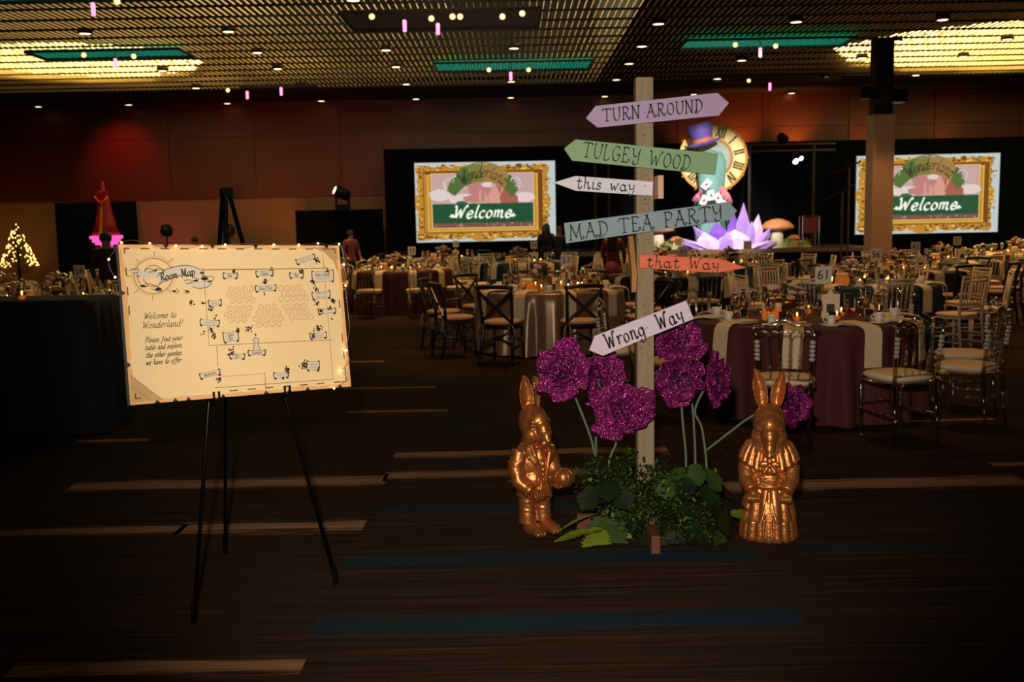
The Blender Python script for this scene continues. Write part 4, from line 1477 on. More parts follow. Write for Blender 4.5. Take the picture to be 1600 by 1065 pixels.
def flower(hpx, hpy, Y, base, via, facing, r, seed, label):
    rd = random.Random(seed)
    h = at(hpx, hpy, Y)
    bx = at(base[0], base[1], Y + .02)
    bz = max(.02, bx.z)
    t = thing('glitter_flower', label, 'flower', (bx.x, bx.y, bz), 0, None)
    o = Vector((bx.x, bx.y, bz))
    pts = [Vector((0, 0, 0))]
    for q in via:
        pts.append(at(q[0], q[1], Y + .03) - o)
    d = Vector(facing).normalized()
    pts.append(h - o - d * .02)
    MB().tube([Vector(p) for p in smooth_path([tuple(p) for p in pts], 6)], .0065, 8).build('stem', M_STEM, t, True)
    Q = d.to_track_quat('Z', 'Y').to_matrix()
    hc = h - o
    for k in range(7):
        a0 = k * 2.4 + rd.uniform(-.2, .2)
        ring = k % 2
        ln = r * (1.0 if ring == 0 else .78) * rd.uniform(.9, 1.1)
        up = (.3 if ring == 0 else .85) + rd.uniform(-.1, .15)
        f1, f2, ph = rd.uniform(5, 8), rd.uniform(3, 5), rd.uniform(0, 6)

        nz_ = Vector((rd.uniform(0, 50), rd.uniform(0, 50), seed))

        def f(u, v, a0=a0, ln=ln, up=up, f1=f1, f2=f2, ph=ph, nz_=nz_):
            s_ = v * 2 - 1
            edge = (1 - abs(s_) ** 4)
            rad = ln * (.06 + .94 * u * (.72 + .28 * edge))
            half = 1.25 * (u ** .55)
            a = a0 + s_ * half
            p = Vector((rad * cos(a), rad * sin(a), up * ln * u ** 1.5 * (.7 + .3 * s_ * s_)))
            q = p / ln * 2.6 + nz_
            d = wob(q) * .15 + wob(q * 2.3 + Vector((4, 1, 7))) * .09
            return hc + Q @ (p + d * ln * u)
        ob = MB().grid(f, 16, 26).build('petal', M_GLIT, t, True)
        sl = ob.modifiers.new('solid', 'SOLIDIFY')
        sl.thickness = .004
    c = MB()
    for k in range(26):
        a, q = k * 2.4, .004 * sqrt(k) * 1.6
        c.ell(hc + Q @ Vector((q * cos(a) * 2, q * sin(a) * 2, .03 + .01 * (k % 3))), (.007, .007, .012), 6, 5, Q)
    c.build('centre', mat('flower_centre', (52, 8, 46), .5), t)
    return t


FLW = [  # head px, depth, stem base px, stem via px, facing, radius
    (880, 580, 5.0, (934, 742), [(925, 690), (898, 618)], (-.35, -.75, .35), .135, 'wide purple glitter flower at the ears of the jacketed rabbit'),
    (938, 590, 5.16, (933, 745), [(931, 690), (933, 640)], (.15, -.8, .35), .13, 'purple glitter flower tucked below the Wrong Way board tip'),
    (970, 641, 4.96, (944, 748), [(955, 710), (963, 690)], (.1, -.95, .08), .145, 'large purple glitter flower covering the post side below the lilac board'),
    (1062, 536, 5.22, (1086, 748), [(1086, 700), (1080, 620)], (-.1, -.8, .5), .125, 'topmost purple glitter flower behind the Wrong Way board end'),
    (1064, 588, 5.06, (1072, 730), [(1071, 700), (1066, 650)], (-.05, -.8, -.35), .13, 'drooping purple glitter flower under the topmost one'),
    (1112, 596, 5.1, (1098, 752), [(1104, 730), (1097, 670), (1086, 640)], (.75, -.5, .2), .125, 'purple glitter flower turned sideways toward the maroon table'),
    (1232, 630, 5.35, (1100, 706), [(1140, 675), (1175, 650)], (.5, -.75, .15), .12, 'purple glitter flower peeping out behind the skirted rabbit head')]
for i, (hx, hy, Y, ba, via, fc, r, lab) in enumerate(FLW):
    flower(hx, hy, Y, ba, via, fc, r, i + 3, lab)

# ------------------------------------------------------------------ foliage round the post
M_LEAF = [mat('leaf_dark', (26, 38, 16), .55, vary=.3, scale=12, spec=.12), mat('leaf_mid', (52, 72, 26), .55, vary=.3, scale=12, spec=.12), mat('leaf_lime', (104, 122, 28), .5, vary=.25, scale=10, spec=.12)]


def big_leaf(L, W, teeth, bend):
    out = []
    n = 2 * teeth
    side = []
    for i in range(n + 1):
        v = i / n
        w_ = W * (sin(pi * min(1, v * .92 + .06)) ** .75) * (1 + (.2 if i % 2 else -.1) + .18 * cos(v * 9))
        side.append((w_, v))
    vs, fs = [], []
    for w_, v in side:
        z = -bend * v * v
        y = L * v
        for s_ in (-1, -.5, 0, .5, 1):
            vs.append((w_ * s_, y, z + .12 * W * abs(s_) + .02 * sin(9 * v + 3 * s_) * W))
    for i in range(n):
        for j in range(4):
            a = i * 5 + j
            fs.append((a, a + 1, a + 6, a + 5))
    return MB().add(vs, fs)


LEAFM = {}
for k, (L, W, te, be) in enumerate(((.13, .055, 7, .03), (.1, .05, 6, .05), (.17, .075, 9, .04))):
    for c in range(3):
        LEAFM[(k, c)] = big_leaf(L, W, te, be).mesh('leaf', M_LEAF[c], True)


def plant(label, cpx, Y, leaves, sprigs, seed):
    rd = random.Random(seed)
    c0 = at(cpx[0], cpx[1], Y)
    t = thing('artificial_plant', label, 'plant', (c0.x, c0.y, 0))
    MB().tube([(0, 0, .01), (.01, 0, .12), (0, .01, .24)], [.012, .01, .006], 7).build('stalk', M_STEM, t)
    for px, py, k, c, yaw, pit, *sc_l in leaves:
        p = at(px, py, Y - .05 + rd.uniform(-.08, .05)) - c0
        o = put('leaf', LEAFM[(k, c)], t, (p.x, p.y, max(.02, c0.z + p.z)))
        o.rotation_euler = (radians(pit), radians(rd.uniform(-25, 25)), radians(yaw))
        if sc_l:
            o.scale = sc_l[0]
    mb = MB()
    for px, py, n, sp_ in sprigs:
        p = at(px, py, Y + rd.uniform(-.1, .02)) - c0
        p = Vector((p.x, p.y, c0.z + p.z))
        for i in range(n):
            q = p + Vector((rd.gauss(0, sp_), rd.gauss(0, sp_ * .8), rd.gauss(0, sp_)))
            q.z = max(.012, q.z)
            s_ = rd.uniform(.007, .015)
            R_ = Matrix.Rotation(rd.uniform(0, 6.28), 3, 'Z') @ Matrix.Rotation(rd.uniform(-1.2, 1.2), 3, 'X')
            mb.slot(rd.choice((0, 1, 1, 2) if rd.random() < .35 else (0, 0, 1)))
            mb.add([q + R_ @ Vector(v) for v in ((0, 0, 0), (s_ * .7, s_, .002), (0, s_ * 2.2, .0), (-s_ * .7, s_, .002))], [(0, 1, 2, 3)])
        for i in range(4):
            q = p + Vector((rd.gauss(0, sp_), rd.gauss(0, sp_ * .5), rd.gauss(0, sp_)))
            q.z = max(.015, q.z)
            mb.slot(0).tube([(rd.uniform(-.03, .03), 0, .1), (q.x * .6, q.y * .6, q.z * .7 + .04), q], .0018, 4)
    mb.build('small_leaves', M_LEAF, t)['kind'] = 'stuff'
    return t


rd = random.Random(2)
L1 = [(936, 826, 2, 2, 186, -42, (1.0, 1.0, 1)), (962, 822, 2, 1, 172, -46, (1.15, 1.0, 1)), (942, 828, 2, 2, 96, -4, (.55, 1.5, 1)), (934, 804, 2, 2, 102, -8, (.55, 1.25, 1)), (953, 808, 1, 1, 175, -60), (945, 770, 0, 0, 100, -20),
      (930, 762, 0, 0, 150, -45), (962, 760, 0, 0, 200, -50), (972, 780, 1, 1, 180, -70), (975, 815, 1, 1, 190, -60), (955, 750, 0, 0, 160, -30), (985, 800, 0, 0, 200, -60),
      (940, 812, 1, 1, 160, -50), (975, 850, 0, 2, 190, -60)]
S1 = [(915, 745, 150, .035), (930, 725, 90, .03), (955, 745, 160, .045), (975, 730, 170, .045), (985, 760, 150, .05), (982, 712, 70, .02), (945, 785, 130, .05), (970, 800, 150, .045), (990, 785, 120, .03), (960, 735, 120, .03), (965, 775, 100, .05), (985, 800, 110, .04), (940, 755, 80, .04)]
plant('bushy green plant left of the signpost with big lime leaf', (955, 835), 5.02, L1, S1, 4)
L2 = [(1060, 730, 0, 1, 200, -60), (1085, 725, 1, 1, 150, -60), (1070, 745, 1, 0, 190, -70), (1055, 765, 1, 1, 170, -70), (1100, 760, 0, 0, 210, -50), (1110, 790, 2, 0, 235, -40),
      (1075, 785, 1, 0, 180, -75), (1125, 800, 0, 0, 250, -30), (1120, 830, 1, 1, 220, -40), (1090, 850, 1, 2, 190, -60), (1142, 803, 1, 2, 260, 5), (1040, 740, 0, 1, 160, -60),
      (1030, 840, 0, 0, 170, -60), (1100, 735, 0, 1, 230, -40), (1130, 780, 0, 0, 255, -10), (1020, 820, 0, 0, 190, -70), (1050, 830, 0, 0, 170, -65), (1080, 815, 1, 0, 200, -60)]
S2 = [(1015, 750, 190, .045), (1030, 775, 200, .05), (1045, 755, 160, .045), (1020, 790, 150, .045), (1060, 800, 170, .05), (1075, 830, 190, .05), (1050, 835, 170, .045), (1095, 830, 150, .045),
      (1110, 815, 120, .04), (1035, 860, 110, .022), (1090, 800, 90, .05), (1120, 800, 90, .03), (1000, 765, 90, .03), (1030, 735, 90, .025), (1010, 805, 150, .03), (1004, 832, 120, .016), (1000, 815, 110, .025), (1020, 830, 130, .03), (1000, 790, 120, .025), (1090, 775, 140, .045), (1065, 760, 120, .04), (1110, 840, 120, .035)]
plant('bushy green plant right of the signpost spilling onto carpet', (1060, 840), 4.98, L2, S2, 9)

# ------------------------------------------------------------------ easel with the room map
BW, BH, BT = .96, .6405, .044
BC = CAM + (Vector((-1.0897, 4.0077, 1.2549)) - CAM) * 1.05
BM = Matrix(((.8155, -.574, -.0735), (.5777, .7998, .1632), (-.0349, -.1755, .9839)))
fa, fb, fc_ = fl(303, 972), fl(525, 912), fl(352, 863)
apex = at(353, 303, 4.44)
ez = thing('easel', 'black metal tripod easel holding the room map board', 'easel', (apex.x, apex.y, 0))
o_ = Vector((apex.x, apex.y, 0))
ax3 = (fb - fa).normalized()
for p, off in ((fa, -.014), (fb, .016), (fc_, 0)):
    top_ = apex + ax3 * off - o_
    if off == 0:
        top_ = top_ + Vector((-.01, .03, -.02))
    MB().tube([p - o_ + Vector((0, 0, .012)), (p - o_) * .5 + top_ * .5, (p - o_) * .48 + top_ * .52, top_], [.0085, .0085, .0105, .0105], 10).build('leg', M_DARKMETAL, ez, True)
    MB().tube([p - o_ + Vector((0, 0, .0)), p - o_ + Vector((0, 0, .05)) + (top_ - (p - o_)) * .02], .012, 10).build('rubber_foot', M_BLACK, ez, True)
MB().box(apex - o_ + Vector((0, .01, .005)), (.05, .035, .04), BM).build('head_bracket', M_DARKMETAL, ez)


def bl(x, y, z):
    """board-local to world; origin at board centre, front is -y"""
    return BC + BM @ Vector((x, y, z))


def leg_at(p, z):
    q = apex + ax3 * (-.014 if p is fa else .016)
    k = z / q.z
    return p * (1 - k) + q * k


bot = bl(0, 0, -BH / 2)
for p, bx in ((fa, -.15), (fb, .16)):
    lg = leg_at(p, bl(bx, 0, -BH / 2).z - .012) - o_
    u0 = bl(bx, BT + .004, -BH / 2 - .007) - o_
    u1 = bl(bx, -.014, -BH / 2 - .007) - o_
    u2 = bl(bx, -.014, -BH / 2 + .026) - o_
    MB().tube([lg, u0, u1, u2], .005, 8).build('peg', M_DARKMETAL, ez, True)
    v1 = bl(bx + .022, -.014, -BH / 2 - .007) - o_
    v2 = bl(bx + .022, -.014, -BH / 2 + .026) - o_
    MB().tube([u1, v1, v2], .005, 8).build('peg_fork', M_DARKMETAL, ez, True)
    lu = leg_at(p, bl(bx, 0, BH / 2).z - .2) - o_
mid = (leg_at(fa, .5) + leg_at(fb, .5)) / 2

mbd = thing('map_board', 'cream printed room map board on the easel, strung with fairy lights', 'sign board', BC - BM @ Vector((0, 0, BH / 2)))
mbd.rotation_euler = BM.to_euler()
ZO = BH / 2
MB().box((0, BT / 2, ZO), (BW, BT, BH)).build('panel', mat('foam_grey', (128, 128, 132), .6), mbd)
bpy.context.view_layer.update()

# crop-pixel to board mapping (projective, from the four paper corners)
src = [(85, 78), (1362, 92), (1424, 890), (165, 1003)]
dst = [(-BW / 2, BH), (BW / 2, BH), (BW / 2, 0), (-BW / 2, 0)]
A, Bv = [], []
for (x, y), (u, v) in zip(src, dst):
    A += [[x, y, 1, 0, 0, 0, -u * x, -u * y], [0, 0, 0, x, y, 1, -v * x, -v * y]]
    Bv += [u, v]
hh = np.linalg.solve(np.array(A, float), np.array(Bv, float))


def Q(x, y):
    w_ = hh[6] * x + hh[7] * y + 1
    return ((hh[0] * x + hh[1] * y + hh[2]) / w_, (hh[3] * x + hh[4] * y + hh[5]) / w_)


M_PAPER = mat('map_paper', (252, 218, 164), .7, vary=.04, scale=5)
M_BURNT = mat('map_paper_edge', (246, 184, 120), .7, vary=.16, scale=9)
M_BROWN = mat('map_brown_ink', (112, 74, 40), .7)
M_SEPIA = mat('map_sepia', (190, 138, 84), .7)
M_SCROLL = mat('map_scroll', (226, 212, 190), .7, vary=.05)
M_SHADE = mat('map_fold', (206, 164, 110), .7)
rp_ = random.Random(21)
MB().flat([(-BW / 2, 0), (BW / 2, 0), (BW / 2, BH), (-BW / 2, BH)], -.0006).build('paper_border', M_BURNT, mbd)
poly = []
ins = .016
for (ax, az), (bx, bz) in (((-BW / 2 + ins, ins), (BW / 2 - ins, ins)), ((BW / 2 - ins, ins), (BW / 2 - ins, BH - ins)), ((BW / 2 - ins, BH - ins), (-BW / 2 + ins, BH - ins)), ((-BW / 2 + ins, BH - ins), (-BW / 2 + ins, ins))):
    for i in range(26):
        t = i / 26
        j = rp_.uniform(-.004, .005)
        poly.append((ax + (bx - ax) * t + (j if ax == bx else 0), az + (bz - az) * t + (j if az == bz else 0)))
MB().flat(poly, -.0011).build('paper_face', M_PAPER, mbd)
# dark nicks along the burnt edges
nk = MB()
for x, y, d in [(364, 80, 0), (636, 85, 0), (885, 86, 0), (1290, 92, 0), (700, 962, 1), (945, 935, 1), (425, 978, 1), (1362, 893, 1), (108, 360, 2), (140, 775, 2), (320, 978, 1), (1180, 912, 1), (500, 965, 1), (1075, 915, 1)]:
    u, v = Q(x, y)
    s_ = .011
    if d == 0:
        nk.flat([(u - s_, BH), (u, BH - .018), (u + s_, BH)], -.0014)
    elif d == 1:
        nk.flat([(u - s_, 0), (u + s_, 0), (u, .014)], -.0014)
    else:
        nk.flat([(-BW / 2, v - s_), (-BW / 2 + .014, v), (-BW / 2, v + s_)], -.0014)
nk.build('edge_nicks', M_INK, mbd)['kind'] = 'stuff'
# dashed border
ds = MB()
u0, u1, v0, v1 = -BW / 2 + .022, BW / 2 - .022, .024, BH - .016
for k in range(11):
    t = -BW / 2 + .085 + k * .079
    ds.flat([(t, v1 - .003), (t + .036, v1 - .003), (t + .036, v1 + .002), (t, v1 + .002)], -.0016)
    if k > 3:
        ds.flat([(t, v0 - .002), (t + .036, v0 - .002), (t + .036, v0 + .003), (t, v0 + .003)], -.0016)
for k in range(7):
    t = .05 + k * .077
    if k > 3:
        ds.flat([(u0 - .002, t), (u0 + .003, t), (u0 + .003, t + .036), (u0 - .002, t + .036)], -.0016)
    if k < 5 and k != 3:
        ds.flat([(u1 - .003, t), (u1 + .002, t), (u1 + .002, t + .036), (u1 - .003, t + .036)], -.0016)
for cx, cz, sx, sz in ((u0, v1, 1, -1), (u1, v1, -1, -1), (u0, v0, 1, 1), (u1, v0, -1, 1)):
    ds.box((cx + sx * .01, -.0015, cz), (.022, .0004, .005)).box((cx, -.0015, cz + sz * .01), (.005, .0004, .022))
ds.build('dashed_border', M_BROWN, mbd)['kind'] = 'stuff'
# folded corners
fo = MB()
fo.flat([Q(160, 830), Q(350, 970), Q(170, 990)], -.0013)
fo.flat([Q(1210, 100), Q(1352, 100), Q(1352, 240), Q(1330, 180), Q(1280, 130)], -.0013)
fo.build('folded_corner', M_SHADE, mbd)['kind'] = 'stuff'
ln = MB()


def pl(pts, w_, y=-.002, tgt=None, nib=None):
    (tgt or ln).ribbon([Q(*p) for p in pts], w_, y, nib)


# floor-plan lines
for pts, w_ in [([(583, 228), (1275, 222)], .003), ([(583, 228), (618, 662)], .0018), ([(618, 662), (1322, 628)], .0022), ([(1268, 130), (1322, 850)], .0016), ([(662, 665), (668, 780)], .0022),
                ([(690, 838), (936, 820)], .0014), ([(935, 812), (942, 938)], .002), ([(652, 902), (1325, 850)], .0022), ([(160, 830), (350, 970)], .0014), ([(170, 900), (300, 985)], .0010), ([(1210, 100), (1280, 130), (1330, 180), (1352, 240)], .0012)]:
    pl(pts, w_)
ln.build('plan_lines', M_BROWN, mbd)['kind'] = 'stuff'
# compass sun
su = MB()
cx, cy = 293, 262
for rx, ry, w_ in ((112, 102, .004), (60, 62, .004)):
    pl([(cx + rx * cos(a * .2), cy + ry * sin(a * .2)) for a in range(33)], w_, -.0016, su)
for k in range(64):
    a = k * pi / 32
    L_ = 1.16 if k % 8 else 1.38
    pl([(cx + 113 * cos(a), cy + 103 * sin(a)), (cx + 113 * L_ * cos(a + (.04 if k % 8 == 0 else 0)), cy + 103 * L_ * sin(a))], .0016 if k % 8 else .0034, -.0017, su)
su.build('compass_sun', M_SEPIA, mbd)['kind'] = 'stuff'

# title ribbon
tt = MB()
tt.flat([Q(*p) for p in [(315, 265), (360, 228), (440, 205), (510, 205), (578, 232), (560, 285), (500, 262), (440, 262), (370, 290), (325, 305)]][::-1], -.0020)
tt.flat([Q(*p) for p in [(175, 235), (205, 222), (245, 238), (290, 228), (330, 240), (325, 275), (270, 268), (235, 272), (190, 262)]][::-1], -.0019)
tt.flat([Q(*p) for p in [(470, 285), (530, 295), (600, 290), (635, 305), (600, 335), (540, 330), (480, 310)]][::-1], -.0019)
tt.build('title_ribbon', M_SCROLL, mbd)
ti = MB()
for pts in ([(315, 265), (360, 228), (440, 205), (510, 205), (578, 232)], [(325, 305), (370, 290), (440, 262), (500, 262), (560, 285)], [(150, 232), (175, 222), (205, 222), (195, 245), (165, 240)],
            [(245, 238), (250, 222), (285, 222), (292, 235), (262, 240)], [(300, 240), (305, 222), (350, 225), (352, 240), (318, 246)], [(195, 255), (210, 300), (235, 325), (260, 318), (250, 300)],
            [(265, 305), (320, 325), (342, 345), (318, 350), (280, 335)], [(400, 345), (420, 362), (440, 350), (425, 335)], [(470, 345), (500, 350), (498, 362), (472, 360)], [(470, 290), (500, 285), (530, 295), (480, 310)],
            [(590, 265), (640, 268), (635, 290), (600, 295), (588, 280)], [(520, 325), (560, 335), (610, 325), (632, 300)], [(575, 222), (582, 225), (582, 262), (575, 262), (572, 240)]):
    pl(smooth_path(pts, 4), .0026, -.0024, ti)
for x, y, r in [(232, 320, 12), (322, 338, 14), (590, 278, 16), (540, 290, 10), (575, 245, 9), (415, 350, 9), (305, 230, 8), (490, 352, 8), (620, 295, 9), (205, 262, 6)]:
    ti.flat([Q(x + r * cos(k) * 1.5, y + r * .7 * sin(k)) for k in range(6)][::-1], -.0025)


def words(txt, x, y, cap, ang, shear, pen, y_=-.0026, xs=1.0, tgt=None, center=False, gap=.08):
    a, b_ = Q(x, y), Q(x, y - cap)
    size = math.hypot(a[0] - b_[0], a[1] - b_[1])
    st_, tot = text_strokes(txt, size, 0, 0, shear, gap, xs, center)
    ca, sa = cos(radians(ang)), sin(radians(ang))
    for s_ in st_:
        (tgt or ti).ribbon([(a[0] + p * ca - q * sa, a[1] + p * sa + q * ca) for p, q in s_], pen, y_, .75)


words('Room Map', 338, 290, 44, 9, .12, .0048, xs=.86)
ti.build('title_lettering', M_INK, mbd)['kind'] = 'stuff'
tx = MB()
for txt, x, y, cap, xs in [('Welcome to', 238, 512, 36, .86), ('Wonderland!', 228, 566, 40, .9), ('Please find your', 246, 646, 30, .82), ('table and explore', 245, 690, 30, .76), ('the other goodies', 252, 733, 30, .74), ('we have to offer.', 252, 775, 30, .76)]:
    words(txt, x, y, cap, 1.5, .32, .0032, tgt=tx, xs=xs)
tx.build('welcome_text', M_INK, mbd)['kind'] = 'stuff'
# table circles
ci = MB()
rows = [(340, 745, 39, 4), (374, 731, 39, 4), (407, 754, 38, 4), (452, 737, 38, 4), (486, 719, 39, 4), (518, 742, 38, 3), (443, 915, 38, 3), (476, 900, 38, 4), (510, 884, 37, 5), (542, 904, 37, 4),
        (335, 1028, 35, 4), (366, 1047, 35, 4), (398, 1031, 35, 5), (440, 1052, 35, 4), (470, 1073, 35, 4), (503, 1090, 36, 4)]
num = 0
cn = MB()
for y, x0, dx_, n in rows:
    for k in range(n):
        x = x0 + k * dx_
        yy2 = y - k * 1.5
        pl([(x + 14 * cos(a * .524), yy2 + 15 * sin(a * .524)) for a in range(13)], .0014, -.0022, ci)
        pl([(x - 4, yy2 - 5), (x - 1, yy2 - 2), (x - 4, yy2 + 5)], .0011, -.0022, cn)
        pl([(x + 3, yy2 - 5), (x + 4, yy2 + 5)], .0011, -.0022, cn)
ci.build('table_circles', M_BROWN, mbd)['kind'] = 'stuff'
cn.build('circle_numerals', M_SEPIA, mbd)['kind'] = 'stuff'
# small scroll labels and vignettes
sc_, sk = MB(), MB()


def scroll(x, y, w_, h_, ang, txt, cap=16, blob=None):
    ca, sa = cos(radians(ang)), sin(radians(ang))

    def r(p):
        return (x + p[0] * ca + p[1] * sa, y - p[0] * sa + p[1] * ca)
    sc_.flat([Q(*r(p)) for p in [(-w_, -h_), (w_, -h_), (w_, h_), (-w_, h_)]][::-1], -.0023)
    for s_ in (-1, 1):
        pl([r(p) for p in smooth_path([(s_ * w_, -h_), (s_ * (w_ + 9), -h_ - 3), (s_ * (w_ + 8), h_ * .5), (s_ * (w_ + 4), h_ + 6), (s_ * (w_ - 5), h_ + 3)], 3)], .0042, -.0027, sk)
        sk.flat([Q(*r((s_ * (w_ + 2) + 7 * cos(k), h_ + 3 + 6 * sin(k)))) for k in range(6)][::-1], -.0028)
    pl([r((-w_, -h_)), r((w_, -h_))], .0012, -.0026, sk)
    pl([r((-w_, h_)), r((w_, h_))], .0014, -.0026, sk)
    if txt:
        tl = txt.split('|')
        for i, t in enumerate(tl):
            if t == '~':
                yq = (i - (len(tl) - 1) / 2) * cap * 1.1
                pl([r((-w_ * .7 + w_ * .1 * j, yq + 4 * sin(j * 2.1))) for j in range(15)], .0012, -.0029, sk)
                continue
            p = r((0, (i - (len(tl) - 1) / 2) * cap * 1.1 + cap * .4))
            words(t, p[0], p[1], cap, ang - 1, .15, .0016, -.0029, .8, sk, True, .05)
    if blob:
        rb_ = random.Random(int(x))
        for (bx, by, br, n) in blob:
            for k in range(n):
                qx, qy, qr = x + bx + rb_.gauss(0, br * .5), y + by + rb_.gauss(0, br * .6), rb_.uniform(2, 6)
                sk.flat([Q(qx + qr * cos(j) * rb_.uniform(.6, 1.4), qy + qr * sin(j)) for j in range(6)][::-1], -.0030 - .00001 * k)


scroll(738, 262, 32, 13, 0, 'Bar', 18, [(18, -26, 9, 10)])
scroll(935, 250, 40, 13, 4, 'Stage', 20, [(38, -26, 10, 9)])
scroll(942, 335, 50, 14, 3, 'Dance Floor', 17, [(-6, -36, 14, 16), (-10, 30, 8, 6)])
scroll(1118, 262, 30, 12, 0, 'Bar', 17, [(30, -24, 12, 18)])
scroll(1170, 170, 46, 12, 18, '~', 15, [(68, 8, 15, 22)])
scroll(1268, 268, 52, 30, 4, 'Photo Station|~', 16, [(22, -30, 14, 14), (-56, 28, 10, 10)])
scroll(1258, 375, 42, 18, 6, '~|~', 16, [(-26, -32, 14, 14), (-24, 48, 14, 14), (66, 30, 12, 16)])
scroll(1290, 466, 40, 12, 4, '', 14, [(-30, 6, 12, 10), (28, 44, 6, 5), (20, -18, 12, 10)])
scroll(650, 418, 28, 14, 4, '~', 15, [(-20, 34, 12, 16), (-140, 0, 14, 20), (-70, 0, 8, 8)])
scroll(620, 532, 46, 15, -4, '~', 17, [(10, 40, 18, 26), (26, 76, 14, 20), (-40, 60, 18, 8), (30, -34, 16, 8)])
scroll(742, 612, 34, 26, 8, 'Silver|Bar', 19, [(40, -34, 10, 12), (104, -44, 26, 18)])
scroll(890, 702, 40, 12, 2, 'Entrance', 17)
scroll(778, 722, 34, 12, -2, 'Bar', 17, [(-28, -26, 18, 22)])
scroll(1240, 604, 38, 14, 5, '~', 15, [(0, -40, 20, 30), (-30, 0, 10, 10)])
scroll(1028, 828, 32, 14, 6, '~', 15, [(34, -26, 16, 26), (10, 22, 8, 6)])
scroll(1210, 775, 26, 24, 0, '~|~', 14, [(-52, -2, 16, 34), (30, 10, 8, 8)])
scroll(622, 824, 50, 13, 14, 'Washrooms', 16, [(55, 28, 14, 30)])
kh = [(868, 690), (880, 645), (870, 632), (872, 622), (885, 616), (898, 622), (902, 634), (894, 646), (910, 688)]
sc_.flat([Q(*p) for p in kh][::-1], -.0024)
pl(kh, .0026, -.0030, sk)
sk.flat([Q(883 + 6 * cos(k), 600 + 7 * sin(k)) for k in range(6)][::-1], -.003)
sc_.build('label_scrolls', M_SCROLL, mbd)['kind'] = 'stuff'
sk.build('label_ink', M_INK, mbd)['kind'] = 'stuff'

# fairy lights along the board edge
M_WIRE = mat('fairy_wire', (150, 140, 120), .35, .7)
M_FAIRY = mat('fairy_bulb', (255, 210, 140), .4, emit=(255, 196, 120), es=14.0)
fs_ = thing('fairy_light_string', 'thin wire string of glowing fairy lights around the map board', 'string lights', BC)
FPX = [(184, 384, -.004), (170, 405, -.01), (172, 420, -.01), (180, 433, -.004)]
TOPX = [(186, 380), (205, 375), (234, 380), (250, 385), (275, 383), (292, 380), (316, 384), (352, 382), (392, 380), (428, 382), (446, 379), (467, 382), (497, 380), (514, 382), (530, 381), (536, 396), (537, 413), (541, 432), (540, 446), (543, 480), (546, 515), (541, 547), (546, 562), (533, 579)]


def onboard(px, py, dy):
    """point on the plane just in front of the board, seen at that pixel"""
    d = (FW + RT * ((px - 800) / F_PX) + UP * ((532.5 - py) / F_PX))
    n = BM @ Vector((0, 1, 0))
    p0 = BC + n * dy
    return CAM + d * ((p0 - CAM).dot(n) / d.dot(n)) - BC


MB().tube(smooth_path([tuple(onboard(x, y, d)) for x, y, d in FPX], 4), .0013, 5).build('wire', M_WIRE, fs_)
MB().tube(smooth_path([tuple(onboard(x, y, -.007)) for x, y in TOPX], 4), .0013, 5).build('wire', M_WIRE, fs_)
me = MB().ell((0, 0, 0), (.0042, .0042, .0042), 8, 6).mesh('bulb', M_FAIRY, True)
for px, py in [(170, 405), (180, 433), (190, 379), (234, 380), (275, 383.5), (316, 385), (352, 382), (428, 382), (467, 382), (497, 380), (530, 381), (537, 413), (540, 446), (541, 547), (533, 579)]:
    put('bulb', me, fs_, onboard(px, py, -.011))
put('bulb', me, fs_, onboard(522, 606.5, -.011))
MB().tube([tuple(onboard(533, 579, -.007)), tuple(onboard(545, 592, -.007)), tuple(onboard(522, 606.5, -.009))], .0012, 5).build('wire', M_WIRE, fs_)
# ------------------------------------------------------------------ chairs
M_ACRYL = clear_mat('clear_acrylic', (232, 226, 216), .34, .08)
M_GLASS = clear_mat('clear_glass', (226, 218, 204), .5, .05)
M_CUSH = mat('cream_cushion', (224, 196, 160), .8, vary=.06)
M_TANCUSH = mat('tan_cushion', (206, 156, 118), .85, vary=.08)
M_CROSS = mat('dark_chair_wood', (34, 20, 15), .35, vary=.3, scale=14)
M_WHITE = mat('white_chair_paint', (214, 190, 160), .45, vary=.06)


def cushion(w_, d, z, h, n=28, p=3.2):
    prof = [(.001, 0), (.9, 0), (1.0, .35), (1.0, .6), (.9, .9), (.6, 1.0), (.001, 1.03)]
    vs, fs = [], []
    for r, zz in prof:
        for j in range(n):
            a = 2 * pi * j / n
            c_, s_ = cos(a), sin(a)
            q = (abs(c_) ** p + abs(s_) ** p) ** (-1 / p)
            vs.append((w_ / 2 * r * q * c_, d / 2 * r * q * s_, z + zz * h))
    for i in range(len(prof) - 1):
        for j in range(n):
            fs.append((i * n + j, i * n + (j + 1) % n, (i + 1) * n + (j + 1) % n, (i + 1) * n + j))
    return MB().add(vs, fs)


def beads(mb, a, b, r, ts, n=8, rb=1.9):
    a, b = Vector(a), Vector(b)
    pts, rs = [], []
    K = 40
    for i in range(K + 1):
        t = i / K
        pts.append(a + (b - a) * t)
        k = max([0] + [math.exp(-((t - q) / .022) ** 2) for q in ts])
        rs.append(r * (1 + (rb - 1) * k))
    mb.tube(pts, rs, n)


